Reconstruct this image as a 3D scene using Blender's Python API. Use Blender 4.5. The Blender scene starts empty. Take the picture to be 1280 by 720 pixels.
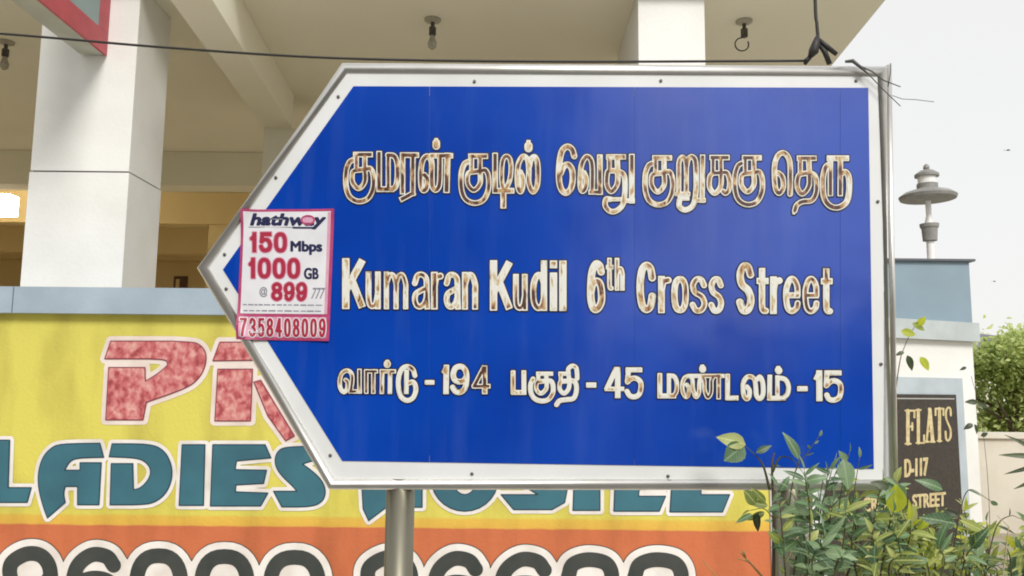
import bpy, bmesh, math, random
import numpy as np
from mathutils import Matrix, Vector, Euler

random.seed(7)
SC = bpy.context.scene
COL = SC.collection

# ------------------------------------------------------------------ camera
F = 1050.0                      # focal length in photo pixels (photo 1280 x 720)
CAM = Vector((0, 0, 1.5))
PITCH = math.radians(7.0)
ROLL = math.radians(0.55)
RC = Matrix.Rotation(math.radians(90) + PITCH, 3, 'X') @ Matrix.Rotation(ROLL, 3, 'Z')
cd = bpy.data.cameras.new('camera')
cam = bpy.data.objects.new('camera', cd)
COL.objects.link(cam)
cd.sensor_width = 36.0
cd.lens = F / 1280 * 36.0
cd.clip_start = 0.05
cd.clip_end = 2000
cam.matrix_world = Matrix.Translation(CAM) @ RC.to_4x4()
SC.camera = cam

# ------------------------------------------------------------------ sky and sun
SUN_EL, SUN_AZ = math.radians(40), math.radians(164)   # azimuth clockwise from +Y
w = bpy.data.worlds.new('World')
SC.world = w
w.use_nodes = True
nt = w.node_tree
nt.nodes.clear()
out = nt.nodes.new('ShaderNodeOutputWorld')
bg = nt.nodes.new('ShaderNodeBackground')
sky = nt.nodes.new('ShaderNodeTexSky')
sky.sky_type = 'NISHITA'
sky.sun_disc = False
sky.sun_elevation = SUN_EL
sky.sun_rotation = SUN_AZ
sky.dust_density = 3.0
mx = nt.nodes.new('ShaderNodeMix')
mx.data_type = 'RGBA'
mx.inputs[0].default_value = 0.88
nt.links.new(sky.outputs[0], mx.inputs[6])
mx.inputs[7].default_value = (5.85, 5.75, 5.6, 1)        # even white cloud cover
nt.links.new(mx.outputs[2], bg.inputs[0])
bg.inputs[1].default_value = 0.1
nt.links.new(bg.outputs[0], out.inputs[0])
sd = bpy.data.lights.new('sun', 'SUN')
sd.energy = 1.5
sd.angle = math.radians(20)
sd.color = (1, 0.96, 0.9)
sun = bpy.data.objects.new('sun', sd)
COL.objects.link(sun)
sdir = Vector((math.sin(SUN_AZ) * math.cos(SUN_EL), math.cos(SUN_AZ) * math.cos(SUN_EL), math.sin(SUN_EL)))
sun.rotation_euler = (-sdir).to_track_quat('-Z', 'Y').to_euler()
sun.location = (0, -4, 9)
vs = SC.view_settings
vs.view_transform = 'Standard'
vs.look = 'None'
vs.exposure = 0.74
vs.gamma = 1
vs.use_curve_mapping = False
SC.cycles.use_denoising = True
SC.cycles.filter_width = 1.9

# ------------------------------------------------------------------ helpers: pixel -> place
def ray(px, py):
    return RC @ Vector(((px - 640) / F, (360 - py) / F, -1))
def onY(px, py, Y):
    d = ray(px, py); return CAM + d * ((Y - CAM.y) / d.y)
def onZ(px, py, z):
    d = ray(px, py); return CAM + d * ((z - CAM.z) / d.z)
def at(px, py, dist):
    return onY(px, py, dist)

# ------------------------------------------------------------------ helpers: materials
def mat(name, col, rough=0.6, col2=None, scale=8.0, detail=4, metal=0.0, bump=0.0, bscale=60, spec=0.5,
        stretch=(1, 1, 1), lo=0.35, hi=0.65, coat=0.0, trans=0.0):
    m = bpy.data.materials.new(name); m.use_nodes = True
    t = m.node_tree; b = t.nodes['Principled BSDF']
    b.inputs['Base Color'].default_value = (*col, 1)
    b.inputs['Roughness'].default_value = rough
    b.inputs['Metallic'].default_value = metal
    b.inputs['Specular IOR Level'].default_value = spec
    b.inputs['Coat Weight'].default_value = coat
    b.inputs['Coat Roughness'].default_value = 0.08
    tc = t.nodes.new('ShaderNodeTexCoord')
    mp = t.nodes.new('ShaderNodeMapping'); mp.inputs['Scale'].default_value = stretch
    t.links.new(tc.outputs['Object'], mp.inputs[0])
    if col2 is not None:
        n = t.nodes.new('ShaderNodeTexNoise'); n.inputs['Scale'].default_value = scale
        n.inputs['Detail'].default_value = detail
        t.links.new(mp.outputs[0], n.inputs['Vector'])
        r = t.nodes.new('ShaderNodeValToRGB')
        r.color_ramp.elements[0].position = lo; r.color_ramp.elements[0].color = (*col2, 1)
        r.color_ramp.elements[1].position = hi; r.color_ramp.elements[1].color = (*col, 1)
        t.links.new(n.outputs['Fac'], r.inputs[0])
        t.links.new(r.outputs[0], b.inputs['Base Color'])
    if bump:
        n2 = t.nodes.new('ShaderNodeTexNoise'); n2.inputs['Scale'].default_value = bscale
        n2.inputs['Detail'].default_value = 3
        t.links.new(tc.outputs['Object'], n2.inputs['Vector'])
        bp = t.nodes.new('ShaderNodeBump'); bp.inputs['Strength'].default_value = bump
        bp.inputs['Distance'].default_value = 0.01
        t.links.new(n2.outputs['Fac'], bp.inputs['Height'])
        t.links.new(bp.outputs[0], b.inputs['Normal'])
    return m
def ramp_mat(name, stops, scale, rough=0.45, stretch=(1, 1, 1), detail=6, bump=0.0, metal=0.0, dist=0.0, low=None):
    m = mat(name, (1, 1, 1), rough, (0, 0, 0), scale, detail, metal, bump, 80, stretch=stretch)
    r = [n for n in m.node_tree.nodes if n.type == 'VALTORGB'][0].color_ramp
    n = [n for n in m.node_tree.nodes if n.type == 'TEX_NOISE'][0]
    n.inputs['Distortion'].default_value = dist
    if low:
        t = m.node_tree; rn = [q for q in t.nodes if q.type == 'VALTORGB'][0]
        n3 = t.nodes.new('ShaderNodeTexNoise'); n3.inputs['Scale'].default_value = low; n3.inputs['Detail'].default_value = 1
        t.links.new([q for q in t.nodes if q.type == 'TEX_COORD'][0].outputs['Object'], n3.inputs['Vector'])
        ma = t.nodes.new('ShaderNodeMath'); ma.operation = 'MULTIPLY_ADD'; ma.inputs[1].default_value = 0.75
        mb = t.nodes.new('ShaderNodeMath'); mb.operation = 'ADD'; mb.inputs[1].default_value = -0.375
        t.links.new(n3.outputs['Fac'], ma.inputs[0]); t.links.new(n.outputs['Fac'], ma.inputs[2]); t.links.new(ma.outputs[0], mb.inputs[0]); t.links.new(mb.outputs[0], rn.inputs[0])
    while len(r.elements) > 1: r.elements.remove(r.elements[-1])
    for i, (p, c) in enumerate(stops):
        e = r.elements[0] if i == 0 else r.elements.new(p)
        e.position = p; e.color = (*c, 1)
    return m

# ------------------------------------------------------------------ helpers: objects
def tag(o, label=None, cat=None, group=None, kind=None):
    if label: o['label'] = label
    if cat: o['category'] = cat
    if group: o['group'] = group
    if kind: o['kind'] = kind
    return o
def thing(name, loc, label, cat, group=None):
    o = bpy.data.objects.new(name, None); COL.objects.link(o)
    o.location = loc; o.empty_display_size = 0.1
    o['wl'] = tuple(loc)
    return tag(o, label, cat, group)
def wl(o):
    p = Vector((0, 0, 0))
    while o is not None:
        p = p + Vector(o.location); o = o.parent
    return p
def mk(name, verts, faces, m, parent=None, smooth=False, org=None):
    """one mesh object; verts are world coordinates"""
    base = wl(parent) if parent else Vector((0, 0, 0))
    org = Vector(org) if org is not None else base
    me = bpy.data.meshes.new(name)
    me.from_pydata([tuple(Vector(v) - org) for v in verts], [], faces)
    me.materials.append(m)
    if smooth:
        me.polygons.foreach_set('use_smooth', [True] * len(me.polygons))
    me.update()
    o = bpy.data.objects.new(name, me); COL.objects.link(o)
    o.parent = parent
    o.location = org - base
    return o
def mk_bm(name, bm, m, parent=None, smooth=False, bevel=0.0, org=None):
    if bevel:
        bmesh.ops.bevel(bm, geom=[e for e in bm.edges if e.is_manifold and e.calc_face_angle(0) > 0.6], offset=bevel, segments=2, affect='EDGES', profile=0.6)
    bm.verts.ensure_lookup_table()
    bm.verts.index_update()
    v = [x.co.copy() for x in bm.verts]; f = [[a.index for a in q.verts] for q in bm.faces]
    bm.free()
    return mk(name, v, f, m, parent, smooth, org)
def box_bm(x0, x1, y0, y1, z0, z1, bm=None):
    bm = bm or bmesh.new()
    vs_ = [bm.verts.new(p) for p in ((x0, y0, z0), (x1, y0, z0), (x1, y1, z0), (x0, y1, z0), (x0, y0, z1), (x1, y0, z1), (x1, y1, z1), (x0, y1, z1))]
    for f in ((0, 3, 2, 1), (4, 5, 6, 7), (0, 1, 5, 4), (1, 2, 6, 5), (2, 3, 7, 6), (3, 0, 4, 7)):
        bm.faces.new([vs_[i] for i in f])
    return bm
def box(name, x0, x1, y0, y1, z0, z1, m, parent=None, bevel=0.0, rotz=0.0, piv=None):
    bm = box_bm(x0, x1, y0, y1, z0, z1)
    if rotz:
        piv = piv or ((x0 + x1) / 2, (y0 + y1) / 2, 0)
        bmesh.ops.rotate(bm, verts=bm.verts, cent=piv, matrix=Matrix.Rotation(rotz, 3, 'Z'))
    return mk_bm(name, bm, m, parent, bevel=bevel)
def tube_geo(pts, rad, seg=8, closed=False, caps=True):
    pts = [Vector(p) for p in pts]; n = len(pts)
    V, Fc = [], []
    rads = rad if isinstance(rad, (list, tuple)) else [rad] * n
    up = Vector((0.13, 0.31, 0.94)).normalized()
    for i, p in enumerate(pts):
        if closed:
            a = (p - pts[i - 1]).normalized(); b = (pts[(i + 1) % n] - p).normalized()
        else:
            a = (p - pts[max(i - 1, 0)]); b = (pts[min(i + 1, n - 1)] - p)
            a = a.normalized() if a.length > 1e-9 else b.normalized()
            b = b.normalized() if b.length > 1e-9 else a
        t = (a + b)
        t = t.normalized() if t.length > 1e-6 else b
        k = 1 / max(0.35, t.dot(b))
        x = up - t * up.dot(t)
        if x.length < 1e-3: x = Vector((1, 0, 0)) - t * t.x
        x.normalize(); y = t.cross(x)
        # stretch in the mitre direction
        mdir = (b - a); mdir = mdir.normalized() if mdir.length > 1e-4 else None
        for s in range(seg):
            an = 2 * math.pi * s / seg
            o_ = (x * math.cos(an) + y * math.sin(an)) * rads[i]
            if mdir: o_ = o_ + mdir * (o_.dot(mdir) * (k - 1))
            V.append(p + o_)
    m_ = n if closed else n - 1
    for i in range(m_):
        j = (i + 1) % n
        for s in range(seg):
            s2 = (s + 1) % seg
            Fc.append((i * seg + s, i * seg + s2, j * seg + s2, j * seg + s))
    if caps and not closed:
        Fc.append(tuple(range(seg))[::-1]); Fc.append(tuple((n - 1) * seg + s for s in range(seg)))
    return V, Fc
def tube(name, pts, rad, m, parent=None, seg=8, closed=False, org=None):
    V, Fc = tube_geo(pts, rad, seg, closed)
    return mk(name, V, Fc, m, parent, smooth=True, org=org)
def lathe(name, prof, c, m, parent=None, seg=24):
    V, Fc = [], []
    for r, z in prof:
        for s in range(seg):
            a = 2 * math.pi * s / seg
            V.append((c[0] + r * math.cos(a), c[1] + r * math.sin(a), c[2] + z))
    for i in range(len(prof) - 1):
        for s in range(seg):
            s2 = (s + 1) % seg
            Fc.append((i * seg + s, i * seg + s2, (i + 1) * seg + s2, (i + 1) * seg + s))
    Fc.append(tuple(range(seg))[::-1]); Fc.append(tuple((len(prof) - 1) * seg + s for s in range(seg)))
    return mk(name, V, Fc, m, parent, smooth=False)
def catmull(pts, sub=7, closed=False):
    P = [np.array(p, float) for p in pts]
    if len(P) < 3: return np.array(P)
    out_ = []
    n = len(P)
    for i in range(n if closed else n - 1):
        p0 = P[(i - 1) % n] if closed or i > 0 else 2 * P[0] - P[1]
        p1 = P[i]; p2 = P[(i + 1) % n]
        p3 = P[(i + 2) % n] if closed or i + 2 < n else 2 * P[-1] - P[-2]
        for k in range(sub):
            t = k / sub
            out_.append(0.5 * (2 * p1 + (p2 - p0) * t + (2 * p0 - 5 * p1 + 4 * p2 - p3) * t * t + (3 * p1 - p0 - 3 * p2 + p3) * t ** 3))
    if not closed: out_.append(P[-1])
    return np.array(out_)

# ------------------------------------------------------------------ helpers: lettering (distance field -> mesh with thickness)
class Glyph:
    """strokes = [(points, halfwidth)], polys = [contours] (even-odd); coordinates are flat x right, y down"""
    def __init__(s, strokes=(), polys=(), ky=1.0):
        s.strokes = [(np.array(q[0], float), q[1]) for q in strokes]; s.sq = [len(q) > 2 and q[2] for q in strokes]; s.polys = [np.array(p, float) for p in polys]; s.ky = ky
    def bounds(s):
        a = []
        for p, h in s.strokes: a += [p.min(0) - h, p.max(0) + h]
        for p in s.polys: a += [p.min(0), p.max(0)]
        a = np.array(a); return a.min(0), a.max(0)
    def dist(s, X, Y):
        D = np.full(X.shape, 1e9); ky = s.ky
        def seg(p, q):
            px_, py_ = p[0], p[1] * ky; qx, qy = q[0], q[1] * ky
            dx, dy = qx - px_, qy - py_; L = dx * dx + dy * dy + 1e-12
            Yk = Y * ky
            t = np.clip(((X - px_) * dx + (Yk - py_) * dy) / L, 0, 1)
            return np.hypot(X - px_ - t * dx, Yk - py_ - t * dy)
        for (p, h), sq in zip(s.strokes, s.sq):
            for a, b in zip(p[:-1], p[1:]):
                if sq:                                   # square ended bar
                    L = math.hypot(*(b - a)); ux, uy = (b - a) / max(L, 1e-9); m_ = (a + b) / 2
                    U = np.abs((X - m_[0]) * ux + (Y - m_[1]) * uy) - L / 2 - h * (1 if sq is True else sq)
                    W_ = np.abs(-(X - m_[0]) * uy + (Y - m_[1]) * ux) - h
                    D = np.minimum(D, np.where((U > 0) & (W_ > 0), np.hypot(np.maximum(U, 0), np.maximum(W_, 0)), np.maximum(U, W_)))
                else:
                    D = np.minimum(D, seg(a, b) - h)
        if s.polys:
            E = np.full(X.shape, 1e9); ins = np.zeros(X.shape, bool)
            for c in s.polys:
                for a, b in zip(c, np.roll(c, -1, 0)):
                    E = np.minimum(E, seg(a, b))
                    if a[1] != b[1]:
                        cr = ((a[1] > Y) != (b[1] > Y)) & (X < (b[0] - a[0]) * (Y - a[1]) / (b[1] - a[1]) + a[0])
                        ins ^= cr
            D = np.minimum(D, np.where(ins, -E, E))
        return D
def field(glyphs, level, cell):
    lo = np.min([g.bounds()[0] for g in glyphs], 0) - level - 2 * cell
    hi = np.max([g.bounds()[1] for g in glyphs], 0) + level + 2 * cell
    nx = int((hi[0] - lo[0]) / cell) + 2; ny = int((hi[1] - lo[1]) / cell) + 2
    xs = lo[0] + np.arange(nx) * cell; ys = lo[1] + np.arange(ny) * cell
    D = np.full((ny, nx), 1e3)
    for g in glyphs:
        a, b = g.bounds(); a = a - level - 2 * cell; b = b + level + 2 * cell
        i0, i1 = np.searchsorted(xs, [a[0], b[0]]); j0, j1 = np.searchsorted(ys, [a[1], b[1]])
        X, Y = np.meshgrid(xs[i0:i1], ys[j0:j1])
        D[j0:j1, i0:i1] = np.minimum(D[j0:j1, i0:i1], g.dist(X, Y))
    return xs, ys, D - level
def letter_mesh(name, glyphs, place, off, depth, m, parent, level=0.0, cell=0.7):
    """place(x, y, offset) -> world point; the front lies at off, the sides go back by depth"""
    xs, ys, D = field(glyphs, level, cell)
    ins = D < 0
    V, Fc = [], []; cache = {}
    def vid(x, y, o_):
        k = (round(x, 4), round(y, 4), o_)
        if k not in cache:
            cache[k] = len(V); V.append(place(x, y, o_))
        return cache[k]
    n4 = ins[:-1, :-1].astype(int) + ins[1:, :-1] + ins[:-1, 1:] + ins[1:, 1:]
    for j in range(n4.shape[0]):
        row = n4[j]
        full = np.flatnonzero(row == 4)
        if len(full):
            cuts = np.flatnonzero(np.diff(full) > 1)
            st = np.concatenate(([full[0]], full[cuts + 1])); en = np.concatenate((full[cuts], [full[-1]]))
            for a, b in zip(st, en):
                Fc.append((vid(xs[a], ys[j + 1], off), vid(xs[b + 1], ys[j + 1], off), vid(xs[b + 1], ys[j], off), vid(xs[a], ys[j], off)))
        for i in np.flatnonzero((row > 0) & (row < 4)):
            cs = ((i, j + 1), (i + 1, j + 1), (i + 1, j), (i, j))
            poly = []
            for k in range(4):
                a = cs[k]; b = cs[(k + 1) % 4]
                da = D[a[1], a[0]]; db = D[b[1], b[0]]
                if da < 0: poly.append((xs[a[0]], ys[a[1]], 0))
                if (da < 0) != (db < 0):
                    t = da / (da - db)
                    poly.append((xs[a[0]] + t * (xs[b[0]] - xs[a[0]]), ys[a[1]] + t * (ys[b[1]] - ys[a[1]]), 1 if da < 0 else 2))
            if len(poly) < 3: continue
            ids = [vid(p[0], p[1], off) for p in poly]
            if len(set(ids)) == len(ids): Fc.append(tuple(ids))
            for k in range(len(poly)):
                p, q = poly[k], poly[(k + 1) % len(poly)]
                if p[2] == 1 and q[2] == 2 and depth:
                    e = (vid(q[0], q[1], off), vid(p[0], p[1], off), vid(p[0], p[1], off - depth), vid(q[0], q[1], off - depth))
                    if len(set(e)) == 4: Fc.append(e)
    if not Fc: return None
    return mk(name, V, Fc, m, parent)
_fc = {}
def font_contours(text):
    """outlines of a text in Blender's built-in typeface, one list of contours for each character, y down"""
    if text in _fc: return _fc[text]
    cu = bpy.data.curves.new('t', 'FONT'); cu.body = text
    o = bpy.data.objects.new('t', cu); COL.objects.link(o)
    dg = bpy.context.evaluated_depsgraph_get(); dg.update()
    c2 = o.evaluated_get(dg).to_curve(dg)
    res = []
    for s in c2.splines:
        pts = []
        B = s.bezier_points
        if len(B):
            for i in range(len(B)):
                a = B[i]; b = B[(i + 1) % len(B)]
                p0, p1, p2, p3 = [np.array(v[:2]) for v in (a.co, a.handle_right, b.handle_left, b.co)]
                st = np.linalg.norm(np.cross(np.append(p1 - p0, 0), np.append(p3 - p0, 0))) + np.linalg.norm(np.cross(np.append(p2 - p0, 0), np.append(p3 - p0, 0)))
                k = 1 if st < 1e-6 else 5
                for q in range(k):
                    t = q / k
                    pts.append((1 - t) ** 3 * p0 + 3 * (1 - t) ** 2 * t * p1 + 3 * (1 - t) * t * t * p2 + t ** 3 * p3)
        else:
            pts = [np.array(p.co[:2]) for p in s.points]
        pts = np.array(pts) * np.array([1, -1])
        res.append((getattr(s, 'character_index', 0), pts))
    bpy.data.objects.remove(o); bpy.data.curves.remove(cu)
    d = {}
    for k, p in res: d.setdefault(k, []).append(p)
    _fc[text] = [d[k] for k in sorted(d)]
    return _fc[text]
def word(text, x0, y0, x1, y1, grow=0.0, ky=1.0, slope=0.0, shear=0.0):
    """glyphs of a word fitted to a box, made bolder by grow; slope lowers it to the right"""
    G = font_contours(text)
    A = np.concatenate([p for g in G for p in g]); lo, hi = A.min(0), A.max(0)
    gx, gy = grow, grow / ky
    sx = (x1 - x0 - 2 * gx) / (hi[0] - lo[0]); sy = (y1 - y0 - 2 * gy) / (hi[1] - lo[1])
    R = []
    for g in G:
        P = []
        for p in g:
            q = (p - lo) * np.array([sx, sy]) + np.array([x0 + gx, y0 + gy])
            q[:, 0] += (y1 - q[:, 1]) * shear
            q[:, 1] += (q[:, 0] - x0) * slope
            P.append(q)
        gl = Glyph((), P, ky); R.append(gl)
    return R

EL = [(.5 + .5 * math.copysign(abs(math.cos(a)) ** .8, math.cos(a)), .5 + .5 * math.copysign(abs(math.sin(a)) ** .8, math.sin(a))) for a in np.linspace(0, 2 * math.pi, 33)]
SF = {  # condensed grotesque letters as strokes in a unit box, y down
    'K': [('l', (0, 0), (0, 1)), ('l', (.95, .03), (.12, .58)), ('l', (.38, .42), (.97, .97))],
    'u': [('c', (0, .02), (0, .68), (.12, .93), (.45, 1), (.8, .9), (1, .6)), ('l', (1, 0), (1, 1)), ('l', (0, 0), (0, .5))],
    'm': [('l', (0, 0), (0, 1)), ('c', (0, .3), (.15, .05), (.35, .04), (.5, .3), (.5, .6), (.5, .98)), ('c', (.5, .3), (.65, .05), (.85, .04), (1, .3), (1, .6), (1, .98)), ('l', (.5, .6), (.5, 1)), ('l', (1, .6), (1, 1))],
    'a': [('c', (0, .27), (.2, .04), (.55, 0), (.88, .1), (.95, .35), (.95, .9)), ('l', (.95, .7), (1, 1)), ('c', (.95, .42), (.5, .5), (.1, .6), (0, .78), (.15, .96), (.45, 1), (.8, .88), (.95, .7))],
    'r': [('l', (0, 0), (0, 1)), ('c', (0, .35), (.3, .08), (1, .03))],
    'n': [('l', (0, 0), (0, 1)), ('c', (0, .3), (.3, .03), (.7, .03), (1, .3), (1, .6)), ('l', (1, .5), (1, 1))],
    'd': [('l', (1, 0), (1, 1)), ('c', (1, .45), (.8, .3), (.4, .27), (.08, .42), (0, .65), (.08, .88), (.4, 1.0), (.8, .96), (1, .8))],
    'i': [('l', (.5, .28), (.5, 1)), ('l', (.5, 0), (.5, .01))],
    'l': [('l', (.5, 0), (.5, 1))],
    '6': [('c', (.96, .17), (.8, .03), (.45, 0), (.12, .18), (0, .5), (.03, .8), (.25, .98), (.6, 1), (.95, .86), (1, .66), (.85, .44), (.5, .38), (.15, .46), (.02, .6))],
    '9': [('c', (.05, .76), (.2, .96), (.55, 1), (.88, .82), (1, .5), (.97, .2), (.75, .02), (.4, 0), (.05, .14), (0, .34), (.15, .53), (.5, .58), (.85, .5), (.98, .38))],
    't': [('c', (.45, .02), (.45, .8), (.6, .98), (1, 1)), ('l', (.45, 0), (.45, .6)), ('l', (.1, .25), (.95, .25))],
    'h': [('l', (0, 0), (0, 1)), ('c', (0, .5), (.3, .32), (.75, .32), (1, .5), (1, .7)), ('l', (1, .6), (1, 1))],
    'C': [('c', (1, .28), (.85, .07), (.5, 0), (.15, .12), (0, .5), (.15, .88), (.5, 1), (.85, .93), (1, .7))],
    'o': [('e',)], '0': [('e',)],
    's': [('c', (.95, .2), (.7, .02), (.3, .02), (.03, .2), (.2, .42), (.75, .56), (.98, .78), (.75, .98), (.3, 1), (0, .82))],
    'e': [('l', (.1, .5), (.95, .5)), ('c', (1, .5), (.95, .2), (.65, 0), (.3, .02), (.02, .3), (0, .6), (.15, .9), (.5, 1), (.9, .9), (1, .75))],
    '1': [('l', (.75, 0), (.75, 1)), ('c', (.72, .05), (.5, .18), (.1, .27))],
    '2': [('c', (.02, .27), (.12, .08), (.45, 0), (.85, .06), (.98, .27), (.85, .48), (.4, .72), (.05, .97)), ('l', (.06, 1), (.97, 1))],
    '3': [('c', (.05, .22), (.2, .03), (.55, 0), (.92, .12), (.92, .36), (.45, .48)), ('c', (.45, .48), (.95, .58), (1, .8), (.75, .98), (.35, 1), (0, .78))],
    '4': [('l', (.72, 0), (.72, 1)), ('l', (.62, .03), (.05, .66)), ('l', (.02, .72), (1, .72))],
    '5': [('l', (.12, 0), (.92, 0)), ('c', (.14, 0), (.1, .2), (.06, .44)), ('c', (.06, .46), (.35, .35), (.75, .38), (1, .62), (.88, .9), (.5, 1), (.15, .94), (0, .76))],
    '7': [('l', (.02, 0), (.97, 0)), ('c', (.97, .02), (.6, .45), (.4, 1))],
    '8': [('c', (.5, .47), (.1, .36), (.08, .12), (.5, 0), (.92, .12), (.9, .36), (.5, .47), (.05, .62), (.02, .87), (.5, 1), (.98, .87), (.95, .62), (.5, .47))],
}
SF['S'] = SF['s']
def sletter(ch, x0, y0, x1, y1, h, slope=0.0, hy=None):
    R = []
    hy = hy or h
    for st in SF[ch]:
        pts = EL if st[0] == 'e' else st[1:]
        P = [(x0 + h + a * (x1 - x0 - 2 * h), y0 + h + c_ * (y1 - y0 - 2 * h)) for a, c_ in pts]
        P = [(a, c_ + (a - x0) * slope) for a, c_ in P]
        R.append((catmull(P, 6) if st[0] == 'c' else np.array(P), h, st[0] == 'l'))
    return Glyph(R)
def sword(text, x0, y0, x1, y1, h, gap=1.0, slope=0.0):
    wd = [0.62 if c_ == '1' else 1.0 for c_ in text]; u = (x1 - x0 - gap * (len(text) - 1)) / sum(wd); x = x0; R = []
    for c_, k_ in zip(text, wd):
        R.append(sletter(c_, x, y0 + (x - x0) * slope, x + u * k_, y1 + (x - x0) * slope, h, slope)); x += u * k_ + gap
    return R
def soften(P, n=2, lim=50):
    P = [np.array(p, float) for p in P]
    for _ in range(n):
        Q = []
        for i, p in enumerate(P):
            a, c_ = P[i - 1], P[(i + 1) % len(P)]
            d1, d2 = p - a, c_ - p
            ang = abs(math.degrees(math.atan2(d1[0] * d2[1] - d1[1] * d2[0], d1 @ d2)))
            if 4 < ang < lim: Q += [p - d1 * .25, p + d2 * .25]
            else: Q.append(p)
        P = Q
    return P

# ------------------------------------------------------------------ materials
M_white_wall = mat('white_paint', (0.80, 0.81, 0.79), 0.6, (0.70, 0.70, 0.67), 1.6, 6, bump=0.15, bscale=40, lo=0.3, hi=0.6)
M_ceiling = mat('ceiling_paint', (0.84, 0.81, 0.68), 0.8, (0.79, 0.76, 0.63), 0.7, 5, bump=0.1, bscale=20)
M_ochre = mat('ochre_tone', (0.78, 0.60, 0.30), 0.7, (0.72, 0.54, 0.25), 0.8, 4)  # ochre tone for the rear walls and rear beams
M_floor = mat('cement_floor', (0.68, 0.61, 0.47), 0.6, (0.60, 0.53, 0.40), 1.5, 6)
M_ground = mat('sandy_ground', (0.40, 0.36, 0.28), 0.95, (0.30, 0.26, 0.20), 1.2, 8, bump=0.4, bscale=30)
M_road = mat('asphalt', (0.13, 0.125, 0.115), 0.9, (0.09, 0.086, 0.08), 3, 8, bump=0.5, bscale=120)
M_coping = mat('grey_blue_coping', (0.37, 0.46, 0.55), 0.55, (0.30, 0.38, 0.46), 3, 5, bump=0.1)
M_yellow = None
M_steel = mat('stainless_steel', (0.84, 0.83, 0.80), 0.36, (0.74, 0.73, 0.69), 14, 4, metal=0.9, stretch=(1, 1, 1))
M_post = mat('dull_steel_post', (0.24, 0.23, 0.18), 0.38, (0.17, 0.16, 0.12), 9, 5, metal=0.85, stretch=(1, 1, 0.3))
M_border = mat('white_sheet', (0.80, 0.82, 0.82), 0.35, (0.70, 0.72, 0.71), 5, 5, lo=0.25, hi=0.6)
M_black = mat('black_rubber', (0.018, 0.017, 0.016), 0.55)
M_screw = mat('screw_metal', (0.16, 0.15, 0.14), 0.45, metal=0.6)
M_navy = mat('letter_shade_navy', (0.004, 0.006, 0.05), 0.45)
M_letter = ramp_mat('cream_letter', [(0.30, (0.42, 0.36, 0.26)), (0.42, (0.80, 0.80, 0.70)), (0.7, (0.86, 0.88, 0.84))], 55, 0.35, stretch=(1, 1, 0.5))
BR, TN, GD, PL, CR = (0.09, 0.035, 0.022), (0.30, 0.15, 0.085), (0.56, 0.36, 0.15), (0.66, 0.56, 0.38), (0.80, 0.80, 0.74)
M_core = ramp_mat('weathered_gilt', [(0.40, BR), (0.47, TN), (0.52, GD), (0.57, PL), (0.64, CR)], 60, 0.35, stretch=(1, 1, 0.45), detail=8, dist=0.8, low=14)
M_core2 = ramp_mat('weathered_cream', [(0.33, BR), (0.40, TN), (0.47, GD), (0.52, PL), (0.58, CR)], 70, 0.35, stretch=(1, 1, 0.45), detail=8, dist=0.8, low=13)
M_core3 = ramp_mat('weathered_white', [(0.36, BR), (0.41, TN), (0.46, GD), (0.49, PL), (0.53, CR)], 45, 0.35, stretch=(1, 1, 0.5), detail=8, dist=0.8, low=11)
M_red = ramp_mat('faded_red_paint', [(0.34, (0.30, 0.05, 0.06)), (0.43, (0.46, 0.10, 0.11)), (0.54, (0.56, 0.20, 0.20)), (0.68, (0.66, 0.36, 0.32))], 26, 0.7, detail=12, dist=0.25, stretch=(1, 1, .85))
M_redline = mat('dark_red_line', (0.22, 0.035, 0.06), 0.7)
M_teal = mat('teal_paint', (0.034, 0.145, 0.195), 0.6, (0.024, 0.105, 0.15), 3, 6)
M_tealdark = mat('dark_teal_paint', (0.012, 0.05, 0.085), 0.6)
M_outline = mat('pale_outline_paint', (0.76, 0.74, 0.72), 0.65, (0.62, 0.58, 0.54), 6, 7, lo=0.3, hi=0.6)
M_pinkout = mat('pinkish_outline_paint', (0.76, 0.68, 0.64), 0.65, (0.64, 0.53, 0.48), 6, 7, lo=0.3, hi=0.6)
M_char = mat('charcoal_paint', (0.028, 0.036, 0.034), 0.55, (0.045, 0.05, 0.048), 8, 5)
M_paper = mat('poster_paper', (0.80, 0.81, 0.84), 0.5, (0.72, 0.72, 0.77), 20, 4)
M_magenta = mat('magenta_ink', (0.42, 0.03, 0.13), 0.5, (0.48, 0.07, 0.18), 60, 4)
M_pink = mat('pale_pink_ink', (0.72, 0.40, 0.52), 0.5, (0.66, 0.32, 0.46), 60, 4)
M_crimson = mat('crimson_ink', (0.40, 0.015, 0.05), 0.5)
M_ink = mat('navy_ink', (0.008, 0.010, 0.07), 0.5)
M_greyink = mat('grey_ink', (0.25, 0.25, 0.30), 0.6)

# blue reflective sheet
M_blue = bpy.data.materials.new('blue_reflective_sheet'); M_blue.use_nodes = True
t = M_blue.node_tree; b = t.nodes['Principled BSDF']
tc = t.nodes.new('ShaderNodeTexCoord')
n = t.nodes.new('ShaderNodeTexNoise'); n.inputs['Scale'].default_value = 3.0; n.inputs['Detail'].default_value = 3
t.links.new(tc.outputs['Object'], n.inputs['Vector'])
r = t.nodes.new('ShaderNodeValToRGB')
r.color_ramp.elements[0].color = (0.0015, 0.045, 0.38, 1); r.color_ramp.elements[0].position = 0.35
r.color_ramp.elements[1].color = (0.003, 0.062, 0.47, 1); r.color_ramp.elements[1].position = 0.65
t.links.new(n.outputs['Fac'], r.inputs[0])
nd = t.nodes.new('ShaderNodeTexNoise'); nd.inputs['Scale'].default_value = 9; nd.inputs['Detail'].default_value = 8
mpd = t.nodes.new('ShaderNodeMapping'); mpd.inputs['Scale'].default_value = (3.0, 1, 0.35)
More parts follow.
